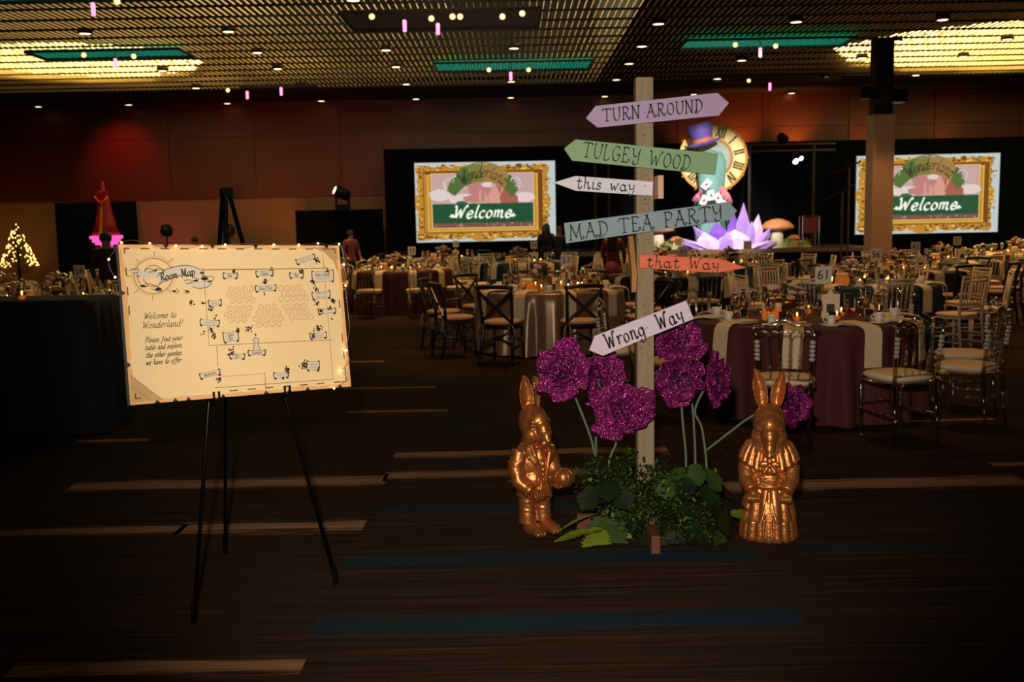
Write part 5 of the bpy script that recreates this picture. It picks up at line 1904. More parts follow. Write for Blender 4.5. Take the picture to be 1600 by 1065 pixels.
def clear_chair_parts():
    P = []
    P.append(('seat_cushion', cushion(.42, .42, .445, .05), M_CUSH, True))
    P.append(('seat_frame', cushion(.43, .43, .415, .03), M_ACRYL, True))
    for s_ in (-1, 1):
        m = MB()
        beads(m, (s_ * .17, .17, 0), (s_ * .18, .175, .42), .014, (.86, .78, .7, .5), 8, 1.7)
        P.append(('leg', m, M_ACRYL, True))
        m = MB()
        m.tube([(s_ * .185, -.235, 0), (s_ * .178, -.205, .2), (s_ * .175, -.19, .42)], [.013, .015, .017], 8)
        P.append(('leg', m, M_ACRYL, True))
        m = MB()
        m.tube([(s_ * .175, -.19, .42), (s_ * .18, -.2, .52), (s_ * .19, -.228, .78), (s_ * .2, -.24, .88)], [.016, .015, .013, .014], 8)
        P.append(('back_post', m, M_ACRYL, True))
        m = MB()
        for k in range(5):
            z = .64 + .03 * k
            m.ell((s_ * (.184 + .004 * k / 5), -.214 - .003 * k, z), (.021, .021, .016), 6, 5)
        P.append(('bead_cluster', m, mat('faceted_beads', (224, 214, 204), .12, .35, spec=.9), False))
    for k in range(4):
        x = -.108 + .072 * k
        m = MB()
        beads(m, (x * .85, -.195, .49), (x * 1.02, -.232, .80), .0075, (.12, .3, .42, .55), 7, 2.0)
        P.append(('spindle', m, M_ACRYL, True))
    m = MB()
    xs = [-.192, -.112, -.038, .038, .112, .192]
    for a, b in zip(xs[:-1], xs[1:]):
        c_, r = (a + b) / 2, (b - a) / 2
        m.tube([(c_ + r * cos(t), -.234, .80 + r * .95 * sin(t)) for t in [pi * q / 8 for q in range(9)]], .0075, 7)
    P.append(('back_arches', m, M_ACRYL, True))
    m = MB()
    m.tube([(x, -.241 + .0 * x, .885 + .018 * cos(x / .2 * pi * 1.0) + .012 * cos(x * 42)) for x in [-.235 + .47 * i / 24 for i in range(25)]],
           [.012 + .01 * (1 - abs(i / 12 - 1)) for i in range(25)], 8)
    P.append(('top_rail', m, M_ACRYL, True))
    m = MB()
    m.tube([(-.176, -.197, .49), (0, -.19, .485), (.176, -.197, .49)], .009, 7)
    P.append(('lower_rail', m, M_ACRYL, True))
    for a, b in (((-.172, .17, .2), (-.178, -.2, .2)), ((.172, .17, .2), (.178, -.2, .2)), ((-.172, .17, .25), (.172, .17, .25))):
        m = MB()
        beads(m, a, b, .009, (.3, .5, .7), 7, 1.8)
        P.append(('stretcher', m, M_ACRYL, True))
    return P


def cross_chair_parts():
    P = [('seat_cushion', cushion(.43, .43, .46, .045, p=2.6), M_TANCUSH, True), ('seat', cushion(.44, .43, .425, .035, p=2.6), M_CROSS, True)]
    for s_ in (-1, 1):
        P.append(('leg', MB().tube([(s_ * .185, .19, 0), (s_ * .17, .17, .43)], [.015, .019], 8), M_CROSS, True))
        P.append(('leg', MB().tube([(s_ * .2, -.25, 0), (s_ * .185, -.2, .3), (s_ * .18, -.185, .45)], [.015, .018, .02], 8), M_CROSS, True))
        P.append(('back_post', MB().tube([(s_ * .18, -.185, .45), (s_ * .185, -.195, .6), (s_ * .195, -.24, .83), (s_ * .2, -.25, .87)], [.02, .018, .017, .018], 8), M_CROSS, True))
        P.append(('cross_brace', MB().bar((s_ * .185, -.205 - .008 * s_, .49), (-s_ * .185, -.235 - .008 * s_, .83), .032, .014, (0, 1, 0)), M_CROSS, False))
        m = MB()
        for k in (-1, 1):
            m.tube([(s_ * .185, -.21, .47), (s_ * .185 + k * .025, -.23, .45), (s_ * .19 + k * .04, -.235, .38), (s_ * .19 + k * .03, -.235, .32)], .0045, 5)
        P.append(('cushion_tie', m, M_TANCUSH, True))
        P.append(('stretcher', MB().tube([(s_ * .178, .18, .2), (s_ * .19, -.22, .2)], .01, 7), M_CROSS, True))
    m = MB()
    n = 16
    m.tube([(-.225 + .45 * i / n, -.25 - .03 * (1 - (2 * i / n - 1) ** 2), .885 + .012 * (1 - (2 * i / n - 1) ** 2)) for i in range(n + 1)], [.02] + [.024] * (n - 1) + [.02], 8)
    P.append(('top_rail', m, M_CROSS, True))
    for y in (.17, -.2):
        P.append(('stretcher', MB().tube([(-.17, y, .24), (0, y, .33), (.17, y, .24)], .01, 7), M_CROSS, True))
    return P


def chiavari_parts():
    P = [('seat_cushion', cushion(.4, .4, .45, .04), M_CUSH, True), ('seat', cushion(.41, .41, .42, .03), M_WHITE, True)]
    for s_ in (-1, 1):
        P.append(('leg', MB().tube([(s_ * .17, .18, 0), (s_ * .165, .17, .43)], [.014, .018], 8), M_WHITE, True))
        P.append(('back_post', MB().tube([(s_ * .185, -.24, 0), (s_ * .175, -.19, .43), (s_ * .178, -.2, .6), (s_ * .188, -.25, .92)], [.014, .018, .017, .014], 8), M_WHITE, True))
        for z in (.16, .26):
            P.append(('stretcher', MB().tube([(s_ * .168, .175, z), (s_ * .178, -.21, z)], .009, 7), M_WHITE, True))
    for z, y in ((.9, -.246), (.855, -.239), (.56, -.197), (.52, -.193)):
        P.append(('back_rail', MB().tube([(-.186, y, z), (.186, y, z)], .011, 7), M_WHITE, True))
    for k in range(6):
        x = -.125 + .05 * k
        P.append(('spindle', MB().tube([(x, -.197, .56), (x * 1.04, -.239, .855)], .009, 7), M_WHITE, True))
    for z in (.2, .3):
        P.append(('stretcher', MB().tube([(-.168, .175, z), (.168, .175, z)], .009, 7), M_WHITE, True))
    return P


KINDS = {'clear': ('acrylic_chair', clear_chair_parts, 'chair'), 'cross': ('cross_back_chair', cross_chair_parts, 'chair'), 'white': ('chiavari_chair', chiavari_parts, 'chair')}
CH_NEAR, CH_FAR = {}, {}
for k, (nm, fn, cat) in KINDS.items():
    P = fn()
    t = thing(nm, nm, cat, (0, -3, 0))
    for pn, mb, m, sm_ in P:
        mb.build(pn, m, t, sm_)
    CH_NEAR[k] = Proto(t)
    ml = []
    J = MB()
    for pn, mb, m, sm_ in P:
        if m not in ml:
            ml.append(m)
        J.slot(ml.index(m)).add(mb.v, mb.f)
    CH_FAR[k] = (nm, J.mesh(nm, ml, True))


SEATS = []


def chair(kind, x, y, face, label, group, near):
    """face: direction the sitter looks, radians from +x"""
    if any((x - a) ** 2 + (y - b) ** 2 < .62 ** 2 for a, b in SEATS) or any(.001 < (x - q[0]) ** 2 + (y - q[1]) ** 2 < 1.25 ** 2 for q in TABLES) or (x - 7.32) ** 2 + (y - 19.9) ** 2 < .6 ** 2:
        return None
    SEATS.append((x, y))
    rz = face - pi / 2
    if near:
        return CH_NEAR[kind].place((x, y, 0), rz, label, group)
    nm, me = CH_FAR[kind]
    o = put(nm, me, None, (x, y, 0))
    o.rotation_euler = (0, 0, rz)
    return tag(o, label, 'chair', group)


# ------------------------------------------------------------------ tablecloths
TH_ = .76


def cloth(x, y, R_, h, m, label, seed, n=180, fold=14):
    rd = random.Random(seed)
    ph = [rd.uniform(0, 6.28) for _ in range(4)]
    mb = MB()
    vs = [(0, 0, h)]
    fold = 19
    rings = [(R_ * .5, h, 0), (R_ * .96, h, 0), (R_ * .995, h - .004, .0), (R_ + .004, h - .02, .004), (R_ + .006, h - .12, .022), (R_ + .015, h * .6, .045), (R_ + .035, h * .3, .06), (R_ + .05, .012, .07)]
    for r, z, am in rings:
        for j in range(n):
            a = 2 * pi * j / n
            f = sin(fold * a + ph[0]) * .6 + sin(fold * 1.7 * a + ph[1]) * .3 + sin(5 * a + ph[2]) * .3
            f = math.copysign(abs(f) ** .7, f)
            vs.append(((r + am * f) * cos(a), (r + am * f) * sin(a), z))
    fs = [(0, 1 + j, 1 + (j + 1) % n) for j in range(n)]
    for i in range(len(rings) - 1):
        for j in range(n):
            fs.append((1 + i * n + j, 1 + (i + 1) * n + j, 1 + (i + 1) * n + (j + 1) % n, 1 + i * n + (j + 1) % n))
    mb.add(vs, fs)
    o = mb.build('tablecloth', m, None, True, (x, y, 0))
    return tag(o, label, 'tablecloth')


M_MAROON = mat('maroon_cloth', (80, 26, 23), .8, vary=.1, scale=40)
M_SATIN = mat('gold_satin', (150, 116, 82), .3, .25, vary=.1, scale=30)
M_TEALC = mat('teal_cloth', (26, 56, 62), .75, vary=.1, scale=40)
M_DARKC = mat('black_table_cloth', (16, 14, 14), .85, vary=.2)
M_PLUM = mat('brown_cloth', (60, 34, 28), .8, vary=.1)

# ------------------------------------------------------------------ tableware
M_CHINA = mat('china_white', (232, 222, 204), .25, vary=.02)
M_CANDLE = mat('candle_glow', (255, 190, 90), .5, emit=(255, 140, 50), es=1.1)
M_FLAME = mat('flame', (255, 210, 120), .5, emit=(255, 190, 90), es=22.0)
M_AMBER = mat('amber_box', (214, 122, 40), .3, vary=.2, emit=(230, 110, 26), es=.28)
M_LIDC = mat('cream_lid', (246, 224, 180), .4)
M_SIGN = mat('sign_card', (222, 210, 188), .6, vary=.03)
M_HOUSE = mat('cream_frame', (226, 206, 176), .55, vary=.05)
M_PHOTO = mat('printed_photo', (22, 28, 36), .5, vary=.6, scale=60)
M_BRASS = mat('brass', (176, 130, 64), .25, .9)
M_BLOOM = [mat('bloom_blush', (206, 150, 150), .7, vary=.25), mat('bloom_cream', (210, 190, 160), .7, vary=.2), mat('bloom_green', (70, 84, 50), .7, vary=.3), mat('bloom_wine', (110, 34, 54), .7, vary=.2)]
M_TEALBOX = mat('teal_box', (24, 74, 84), .5)
M_REDBOX = mat('red_box', (140, 26, 24), .5)

MESH = {}
WINE = [(.0, .0), (.034, .001), (.034, .004), (.006, .008), (.0045, .02), (.0045, .09), (.01, .1), (.032, .12), (.038, .145), (.036, .175), (.031, .2)]
MESH['wine_glass'] = MB().lathe(WINE, 12).mesh('wine_glass', M_GLASS, True)
MESH['water_glass'] = MB().lathe([(.0, .001), (.03, .002), (.033, .012), (.037, .1), (.0355, .1), (.031, .02), (.0, .018)], 12).mesh('water_glass', M_GLASS, True)
MESH['flute'] = MB().lathe([(.0, .0), (.03, .001), (.03, .004), (.0045, .01), (.004, .09), (.018, .12), (.024, .17), (.022, .235)], 10).mesh('champagne_flute', M_GLASS, True)
MESH['plate'] = MB().lathe([(.0, .002), (.07, .0), (.085, .004), (.13, .016), (.132, .019), (.09, .009), (.0, .008)], 24).mesh('dinner_plate', M_CHINA, True)
MESH['saucer'] = MB().lathe([(.0, .002), (.045, .0), (.078, .012), (.076, .015), (.04, .006), (.0, .006)], 18).mesh('saucer', M_CHINA, True)
cp = MB().lathe([(.0, .0), (.026, .0), (.033, .03), (.04, .075), (.038, .075), (.03, .03), (.0, .01)], 16)
cp.tube([(.036, 0, .06), (.056, 0, .062), (.062, 0, .045), (.05, 0, .025), (.034, 0, .024)], .005, 6)
MESH['cup'] = cp.mesh('coffee_cup', M_CHINA, True)
# folded cream napkin lying on the plate and hanging over the table edge
w2, t_ = .075, .006


def napkin_mesh(R_):
    path = [(R_ - .3, TH_ + .026), (R_ - .12, TH_ + .024), (R_ - .01, TH_ + .012), (R_ + .03, TH_ - .006), (R_ + .05, TH_ - .04), (R_ + .056, TH_ - .15), (R_ + .062, TH_ - .30)]
    vs, fs = [], []
    for i, (r, z) in enumerate(path):
        ww = w2 * (1.0 if i > 1 else .92)
        sk = .006 * sin(i * 1.3)
        n_ = Vector((0, .6, .8)) if i < 4 else Vector((0, 1, 0))
        for q in ((-ww + sk, 0), (ww + sk, 0), (ww + sk, 1), (-ww + sk, 1)):
            vs.append((q[0], r + (t_ * q[1] * n_.y), z + (t_ * q[1] * n_.z)))
    for i in range(len(path) - 1):
        a, b = 4 * i, 4 * i + 4
        for j in range(4):
            fs.append((a + j, a + (j + 1) % 4, b + (j + 1) % 4, b + j))
    fs += [(3, 2, 1, 0), tuple(4 * (len(path) - 1) + j for j in range(4))]
    return MB().add(vs, fs).mesh('napkin', M_CREAM)


def one(name, me, x, y, z, rz, label, cat, group):
    o = put(name, me, None, (x, y, z))
    o.rotation_euler = (0, 0, rz)
    return tag(o, label, cat, group)


# votive candle: cup + wax + flame
vt = thing('votive_candle', 'v', 'candle')
MB().lathe([(.0, .0), (.03, .0), (.036, .01), (.038, .06), (.036, .06), (.033, .012), (.0, .01)], 12).build('glass_cup', M_GLASS, vt, True)
MB().lathe([(.0, .01), (.03, .01), (.031, .036), (.0, .038)], 12).build('wax', M_CANDLE, vt, True)
MB().lathe([(.001, .038), (.007, .046), (.008, .052), (.004, .066), (.001, .074)], 8).build('flame', M_FLAME, vt, True)
VT = Proto(vt)
# amber candle box with cream lid
ab = thing('amber_jar', 'a', 'jar')
MB().lathe([(.06, .0), (.075, .01), (.078, .07), (.07, .1), (.06, .11)], 18, sx=1.1, sy=.8).build('jar', M_AMBER, ab, True)
MB().lathe([(.068, .106), (.074, .112), (.074, .136), (.064, .144), (.03, .146)], 18, sx=1.1, sy=.8).build('lid', M_LIDC, ab, True)
AB = Proto(ab)
# centrepiece: brass bowl on foot with flowers
fb_ = thing('flower_bowl', 'f', 'centrepiece')
MB().lathe([(.05, .0), (.055, .008), (.018, .03), (.02, .06), (.09, .085), (.13, .12), (.135, .15), (.128, .15), (.1, .1), (.01, .09)], 24).build('bowl', M_BRASS, fb_, True)
rd = random.Random(31)
for ci_ in range(4):
    mb = MB()
    for k in range(9 if ci_ != 2 else 26):
        a, q = rd.uniform(0, 6.28), rd.uniform(.02, .17) * (1.2 if ci_ == 2 else 1)
        z = .17 + .12 * (1 - q / .2) + rd.uniform(-.02, .05)
        r = rd.uniform(.022, .042) * (.7 if ci_ == 2 else 1)
        if ci_ == 2:
            R_ = Matrix.Rotation(a, 3, 'Z') @ Matrix.Rotation(rd.uniform(-.8, .3), 3, 'Y')
            mb.ell((q * cos(a), q * sin(a), z), (r * 2.2, r * .7, r * .25), 7, 5, R_)
        else:
            for j in range(5):
                b_ = j * 1.256
                mb.ell((q * cos(a) + r * .5 * cos(b_), q * sin(a) + r * .5 * sin(b_), z + r * .2), (r * .6, r * .6, r * .5), 7, 5)
            mb.ell((q * cos(a), q * sin(a), z + r * .35), (r * .5, r * .5, r * .5), 7, 5)
    mb.build(('blush_blooms', 'cream_blooms', 'leaves', 'wine_blooms')[ci_], M_BLOOM[ci_], fb_, True)
FB = Proto(fb_)
# menu stand shaped like a little gabled house, photo on the front
hs = thing('menu_stand', 'm', 'menu stand')
MB().prism([(-.075, 0), (.075, 0), (.075, .2), (-.075, .2)], -.012, .012).build('card_frame', M_HOUSE, hs)
MB().prism([(-.03, .2), (.03, .2), (.0, .25)], -.01, .01).build('gable', M_HOUSE, hs)
MB().flat([(-.034, .05), (.034, .05), (.034, .12), (-.034, .12)], -.0135).build('photo', M_PHOTO, hs)
MB().box((0, .04, .005), (.1, .1, .01)).build('foot', M_HOUSE, hs)
HS = Proto(hs)


def number_sign(x, y, z, rz, txt, label, s_=1.0):
    t = thing('table_number', label, 'table number', (x, y, z), rz)
    MB().tube([(0, 0, .004), (0, 0, .29)], .004, 6).build('stem', M_BRASS, t)
    MB().lathe([(.001, 0), (.04, 0), (.04, .006), (.001, .008)], 14).build('base', M_BRASS, t)
    bevel(MB().box((0, 0, .35), (.145, .008, .15)).build('card', M_SIGN, t), .002)
    if txt:
        o = put('numerals', number_mesh(txt, .115, M_INK), t, (0, -.0052, .35))
    return t


# ------------------------------------------------------------------ the tables
# name, x, y, radius, cloth, chair kind, number, level of detail, description
TABLES = [
    (2.5, 8.5, .93, M_MAROON, None, '61', 0, 'maroon table behind the skirted rabbit'),
    (.52, 12.75, .93, M_SATIN, 'cross', '57', 0, 'gold satin table with cross-back chairs'),
    (4.45, 12.6, .93, M_TEALC, 'white', '56', 1, 'teal table in front of the column'),
    (-2.05, 18.7, .93, M_MAROON, 'clear', '33', 1, 'maroon table below the Welcome screen'),
    (-5.6, 12.4, .93, M_TEALC, 'white', '58', 1, 'teal table behind the black bar table'),
    (6.05, 15.3, .93, M_PLUM, 'cross', '42', 1, 'brown table near the column'),
    (7.9, 18.0, .93, M_TEALC, 'white', '31', 2, 'teal table right beside the column'),
    (2.45, 15.2, .93, M_DARKC, 'clear', '41', 1, 'black table behind the orange arrow'),
    (.3, 21.0, .93, M_TEALC, 'white', '34', 2, 'teal table past the gold satin one'),
    (4.1, 18.0, .93, M_TEALC, 'white', '', 2, 'teal table before the lilac crystals'),
    (10.6, 20.6, .93, M_MAROON, 'clear', '28', 2, 'maroon table past the column'),
    (-4.3, 21.0, .93, M_MAROON, 'clear', '18', 2, 'maroon table by the low drape'),
    (-1.5, 23.9, .93, M_SATIN, 'cross', '19', 2, 'gold table touching the screen drape'),
    (9.6, 15.0, .93, M_DARKC, 'cross', '', 1, 'black table at the open aisle'),
    (-8.4, 15.6, .93, M_MAROON, 'clear', '', 2, 'maroon table near the lit tree'),
    (3.4, 21.3, .93, M_SATIN, 'white', '', 2, 'gold table at the stage edge'),
    (-5.9, 17.6, .93, M_SATIN, 'white', '', 2, 'gold table behind the easel'),
]
rt_ = random.Random(77)
NAP = napkin_mesh(.93)
CNAME = {'clear': 'clear acrylic chair with cream seat', 'cross': 'dark cross-back wooden chair', 'white': 'white chiavari chair with cream seat'}
for ti_, (tx_, ty_, R_, m, kind, num, lod, desc) in enumerate(TABLES):
    cl = cloth(tx_, ty_, R_, TH_, m, 'floor-length cloth on the ' + desc, ti_)
    g = 'settings on the ' + desc
    off = rt_.uniform(0, .6)
    near = lod < 2 and ty_ < 13.5
    n = 10
    if kind:
        off = {1: .18, 3: .31}.get(ti_, off)
        for k in range(n):
            a = -pi / 2 + off + 2 * pi * k / n
            rr_ = 1.36 + rt_.uniform(-.03, .1)
            fa_ = a + pi + rt_.uniform(-.12, .12)
            chair(kind, tx_ + rr_ * cos(a), ty_ + rr_ * sin(a), fa_, CNAME[kind] + ' at the ' + desc, 'chairs at the ' + desc, near)
    ns = 10
    for k in range(ns):
        a = -pi / 2 + off + 2 * pi * k / ns if kind else -pi / 2 - .36 + 2 * pi * k / ns
        ca, sa = cos(a), sin(a)
        px, py = tx_ + (R_ - .19) * ca, ty_ + (R_ - .19) * sa
        one('dinner_plate', MESH['plate'], px, py, TH_ + .001, 0, 'white dinner plate on the ' + desc, 'plate', g)
        one('napkin', NAP, tx_, ty_, 0, a - pi / 2, 'cream napkin hanging over the edge of the ' + desc, 'napkin', g)
        spec = [('wine_glass', .34, .17, 'stemmed wine glass'), ('flute', .4, .08, 'tall champagne flute'), ('water_glass', .32, .3, 'straight water glass'), ('saucer', .2, .3, ''), ('cup', .2, .3, '')]
        for nm, ri, da, lab in spec:
            if lod == 2 and nm in ('flute', 'saucer', 'cup', 'water_glass') and (nm != 'water_glass' or k % 2):
                continue
            b_ = a + da / (R_ - ri) * .9
            qx, qy = tx_ + (R_ - ri) * cos(b_), ty_ + (R_ - ri) * sin(b_)
            nice = {'wine_glass': ('wine_glass', 'clear stemmed wine glass on the ', 'glass'), 'flute': ('champagne_flute', 'tall clear champagne flute on the ', 'glass'),
                    'water_glass': ('water_glass', 'short clear water tumbler on the ', 'glass'), 'saucer': ('saucer', 'small white saucer on the ', 'saucer'), 'cup': ('coffee_cup', 'white coffee cup on the ', 'cup')}[nm]
            one(nice[0], MESH[nm], qx, qy, TH_ + (.001 if nm != 'cup' else .008), rt_.uniform(0, 6.28), nice[1] + desc, nice[2], g)
    # centre of the table
    FB.place((tx_ - .12, ty_ + .08, TH_ + .001), rt_.uniform(0, 6), 'brass bowl of blush flowers on the ' + desc)
    AB.place((tx_ - .32, ty_ - .2, TH_ + .001), rt_.uniform(-.4, .4), 'amber jar with cream lid on the ' + desc)
    HS.place((tx_ + .2, ty_ - .1, TH_ + .001), rt_.uniform(-.2, .2), 'cream menu stand with small photo on the ' + desc)
    number_sign(tx_ + .2, ty_ + .1, TH_ + .001, rt_.uniform(-.1, .1), num, ('white number card reading %s above the ' % num if num else 'white number card above the ') + desc)
    for k in range(6):
        a = k * 1.047 + .1
        VT.place((tx_ + .34 * cos(a), ty_ + .34 * sin(a), TH_ + .001), 0, 'glowing votive candle on the ' + desc, 'candles on the ' + desc)

# chairs round the maroon table, pulled out as in the picture
T61 = (2.5, 8.5)
D61 = 'the maroon table behind the skirted rabbit'
for x, y, dx, dy, lab in [(1.95, 7.06, .28, 1, 'clear acrylic chair with beaded back rising above the skirted rabbit'), (2.79, 7.14, -.32, 1, 'clear acrylic chair pulled well out, cream seat turned toward maroon table front'),
                     (3.46, 7.5, -.7, .75, 'clear acrylic chair at the maroon table corner beside open carpet'), (3.72, 8.15, -1, .25, 'clear acrylic chair at the maroon table overlapping the chair beside open carpet'),
                     (1.22, 8.0, 1, .35, 'clear acrylic chair at the maroon table just behind the purple flowers'), (1.02, 8.85, 1, -.25, ''), (1.9, 9.72, .4, -1, ''), (2.75, 9.85, -.2, -1, ''), (3.5, 9.4, -.8, -.6, '')]:
    chair('clear', x, y, atan2(dy, dx), lab or 'clear acrylic chair on the stage side of ' + D61, None if lab else 'chairs on the stage side of the maroon table', True)
# extras seen on the maroon table
def gift(px, py, s_, m, lab, rz=.3):
    p = fl(px, py, TH_)
    t = thing('gift_box', lab, 'box', (p.x, p.y, TH_ + .001), rz)
    MB().prism([(-s_, 0), (s_, 0), (s_ * .9, s_ * 1.3), (0, s_ * 1.9), (-s_ * .9, s_ * 1.3)], -s_ * .7, s_ * .7).build('box', m, t)
    MB().box((0, 0, s_ * .62), (s_ * 2.02, s_ * 1.42, s_ * .12)).build('ribbon', M_BRASS, t)


gift(1149, 488, .038, M_TEALBOX, 'small folded teal favour box left of the amber jar')
gift(1186, 490, .03, M_TEALBOX, 'small folded teal favour box right of the amber jar')
gift(1283, 493, .03, M_TEALBOX, 'small folded teal favour box by the menu stand')
gift(1324, 492, .034, M_REDBOX, 'small red favour box by the cup beside menu stand')
gift(1344, 490, .032, M_REDBOX, 'small red favour box by the far cup')

# ------------------------------------------------------------------ black bar-height table at the left
bt = thing('bar_table', 'black-clothed bar-height table with a single candle', 'table', (-4.42, 8.25, 0))
bw, bd, bh_ = 2.15, .78, 1.07
mb = MB()
n = 140
ring = []
per = []
for i in range(n):
    a = 2 * pi * i / n
    p = 9
    c_, s_ = cos(a), sin(a)
    q = (abs(c_) ** p + abs(s_) ** p) ** (-1 / p)
    per.append((bw / 2 * q * c_, bd / 2 * q * s_))
vs, fs = [(0, 0, bh_)], []
for sc, z, am in ((.5, bh_, 0), (.97, bh_, 0), (1.0, bh_ - .02, 0), (1.01, bh_ - .2, .01), (1.04, .5, .03), (1.07, .012, .045)):
    for i, (x, y) in enumerate(per):
        f = 1 + am * sin(i * .9) * .6 + am * sin(i * .37)
        vs.append((x * sc * f, y * sc * (1 + (f - 1) * 2), z))
fs = [(0, 1 + j, 1 + (j + 1) % n) for j in range(n)]
for i in range(5):
    for j in range(n):
        fs.append((1 + i * n + j, 1 + (i + 1) * n + j, 1 + (i + 1) * n + (j + 1) % n, 1 + i * n + (j + 1) % n))
mb.add(vs, fs).build('tablecloth', M_DARKC, bt, True)
MB().box((0, 0, bh_ - .03), (bw - .04, bd - .04, .03)).build('table_top', M_CROSS, bt)
VT.place((-3.98, 8.1, bh_ + .001), 0, 'glowing votive candle alone on the black bar table')

# ------------------------------------------------------------------ lit tree, backdrop, figure on the far left
tx0 = at(30, 415, 19.5)
ct = thing('lit_tree', 'small conical evergreen covered in warm fairy lights', 'tree', (tx0.x, 19.5, 0))
zt, zb2 = at(30, 350, 19.5).z, at(30, 416, 19.5).z
MB().tube([(0, 0, 0), (0, 0, zt)], [.05, .01], 8).build('trunk', M_CROSS, ct)
MB().lathe([(.22, 0), (.24, .3), (.2, .32), (.01, .32)], 16).build('pot', M_DARKMETAL, ct, True)
rd = random.Random(8)
mb = MB()
for i in range(900):
    t = rd.random() ** .6
    z = zb2 - .15 + (zt - zb2 + .15) * (1 - t)
    r = .30 * t * rd.uniform(.3, 1)
    a = rd.uniform(0, 6.28)
    d = Vector((cos(a), sin(a), rd.uniform(-.4, .2))) * .09
    q = Vector((r * cos(a), r * sin(a), z))
    sd = Vector((-sin(a), cos(a), 0)) * .02
    mb.add([q - sd, q + sd, q + d], [(0, 1, 2)])
mb.build('needles', mat('needles', (20, 32, 18), .7), ct)['kind'] = 'stuff'
me = MB().ell((0, 0, 0), (.010, .010, .015), 6, 5).mesh('bulb', mat('tree_bulb', (255, 220, 140), .4, emit=(255, 206, 110), es=5.0), True)
for i in range(130):
    t = rd.random() ** .6
    z = zb2 + (zt - zb2) * (1 - t)
    a = rd.uniform(0, 6.28)
    r = .32 * t + .03
    put('bulb', me, ct, (r * cos(a), r * sin(a), z))

bp_ = at(155, 316, 23.0)
bk = thing('backdrop_panel', 'wide black backdrop panel with thin pale edges behind the red tower', 'backdrop', (at(155, 400, 23).x, 23.0, 0))
bwid = (at(221, 350, 23).x - at(90, 350, 23).x)
MB().box((0, .03, bp_.z / 2), (bwid, .05, bp_.z)).build('panel', M_BLACK, bk)
for s_ in (-1, 1):
    MB().box((s_ * bwid / 2, 0, bp_.z / 2), (.03, .07, bp_.z)).build('edge_post', mat('edge_grey', (130, 110, 96), .4, .5), bk)

# red cone tower with a heart-shaped collar on a pink lit pedestal
tc_ = at(166, 368, 21.5)
z_b, z_t = tc_.z, at(163, 284, 21.5).z
rtw = thing('red_tower', 'tall red cone tower with heart-shaped collar and gold stripe', 'sculpture', (tc_.x, 21.5, z_b + .002))
hgt = z_t - z_b
u = 21.5 / F_PX
M_REDC = mat('red_satin', (150, 20, 22), .4, vary=.15)
MB().lathe([(21 * u, 0), (15 * u, hgt * .22), (11.5 * u, hgt * .42), (9 * u, hgt * .62), (8 * u, hgt * .72), (5 * u, hgt * .8), (2.5 * u, hgt * .84), (2.4 * u, hgt * .95), (.5 * u, hgt)], 24).build('cone', M_REDC, rtw, True)
MB().add([(-2.4 * u, -21.3 * u, 0), (2.4 * u, -21.3 * u, 0), (1.0 * u, -9.4 * u, hgt * .62), (-1.0 * u, -9.4 * u, hgt * .62), (-2.4 * u, -20.6 * u, 0), (2.4 * u, -20.6 * u, 0), (1.0 * u, -8.6 * u, hgt * .62), (-1.0 * u, -8.6 * u, hgt * .62)],
         [(0, 1, 2, 3), (1, 5, 6, 2), (4, 0, 3, 7), (3, 2, 6, 7)]).build('gold_stripe', mat('gold_stripe', (214, 130, 40), .4), rtw)
MB().tube([(-10 * u, -9 * u, hgt * .73), (-6 * u, -11 * u, hgt * .66), (0, -12 * u, hgt * .6), (6 * u, -11 * u, hgt * .66), (10 * u, -9 * u, hgt * .73)], 1.2 * u, 8).build('collar_edge', mat('collar_red', (236, 70, 44), .5), rtw, True)
MB().prism([(-10.5 * u, hgt * .75), (-5 * u, hgt * .66), (0, hgt * .6), (5 * u, hgt * .66), (10.5 * u, hgt * .75), (8.5 * u, hgt * .82), (4 * u, hgt * .84), (0, hgt * .79), (-4 * u, hgt * .84), (-8.5 * u, hgt * .82)], -9.5 * u, -6 * u).build('heart_collar', M_REDC, rtw)
pd = thing('lit_pedestal', 'pink glowing fluted pedestal under the red cone tower', 'pedestal', (tc_.x, 21.5, 0))
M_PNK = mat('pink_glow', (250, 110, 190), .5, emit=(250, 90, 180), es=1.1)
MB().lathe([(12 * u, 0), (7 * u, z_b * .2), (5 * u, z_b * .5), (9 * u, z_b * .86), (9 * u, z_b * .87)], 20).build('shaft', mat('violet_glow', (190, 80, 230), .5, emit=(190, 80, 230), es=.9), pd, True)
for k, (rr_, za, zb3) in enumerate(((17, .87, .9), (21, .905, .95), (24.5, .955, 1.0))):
    MB().lathe([(.01, z_b * za), (rr_ * u, z_b * za), (rr_ * u, z_b * zb3), (.01, z_b * zb3)], 24).build('capital_ring', M_PNK, pd)


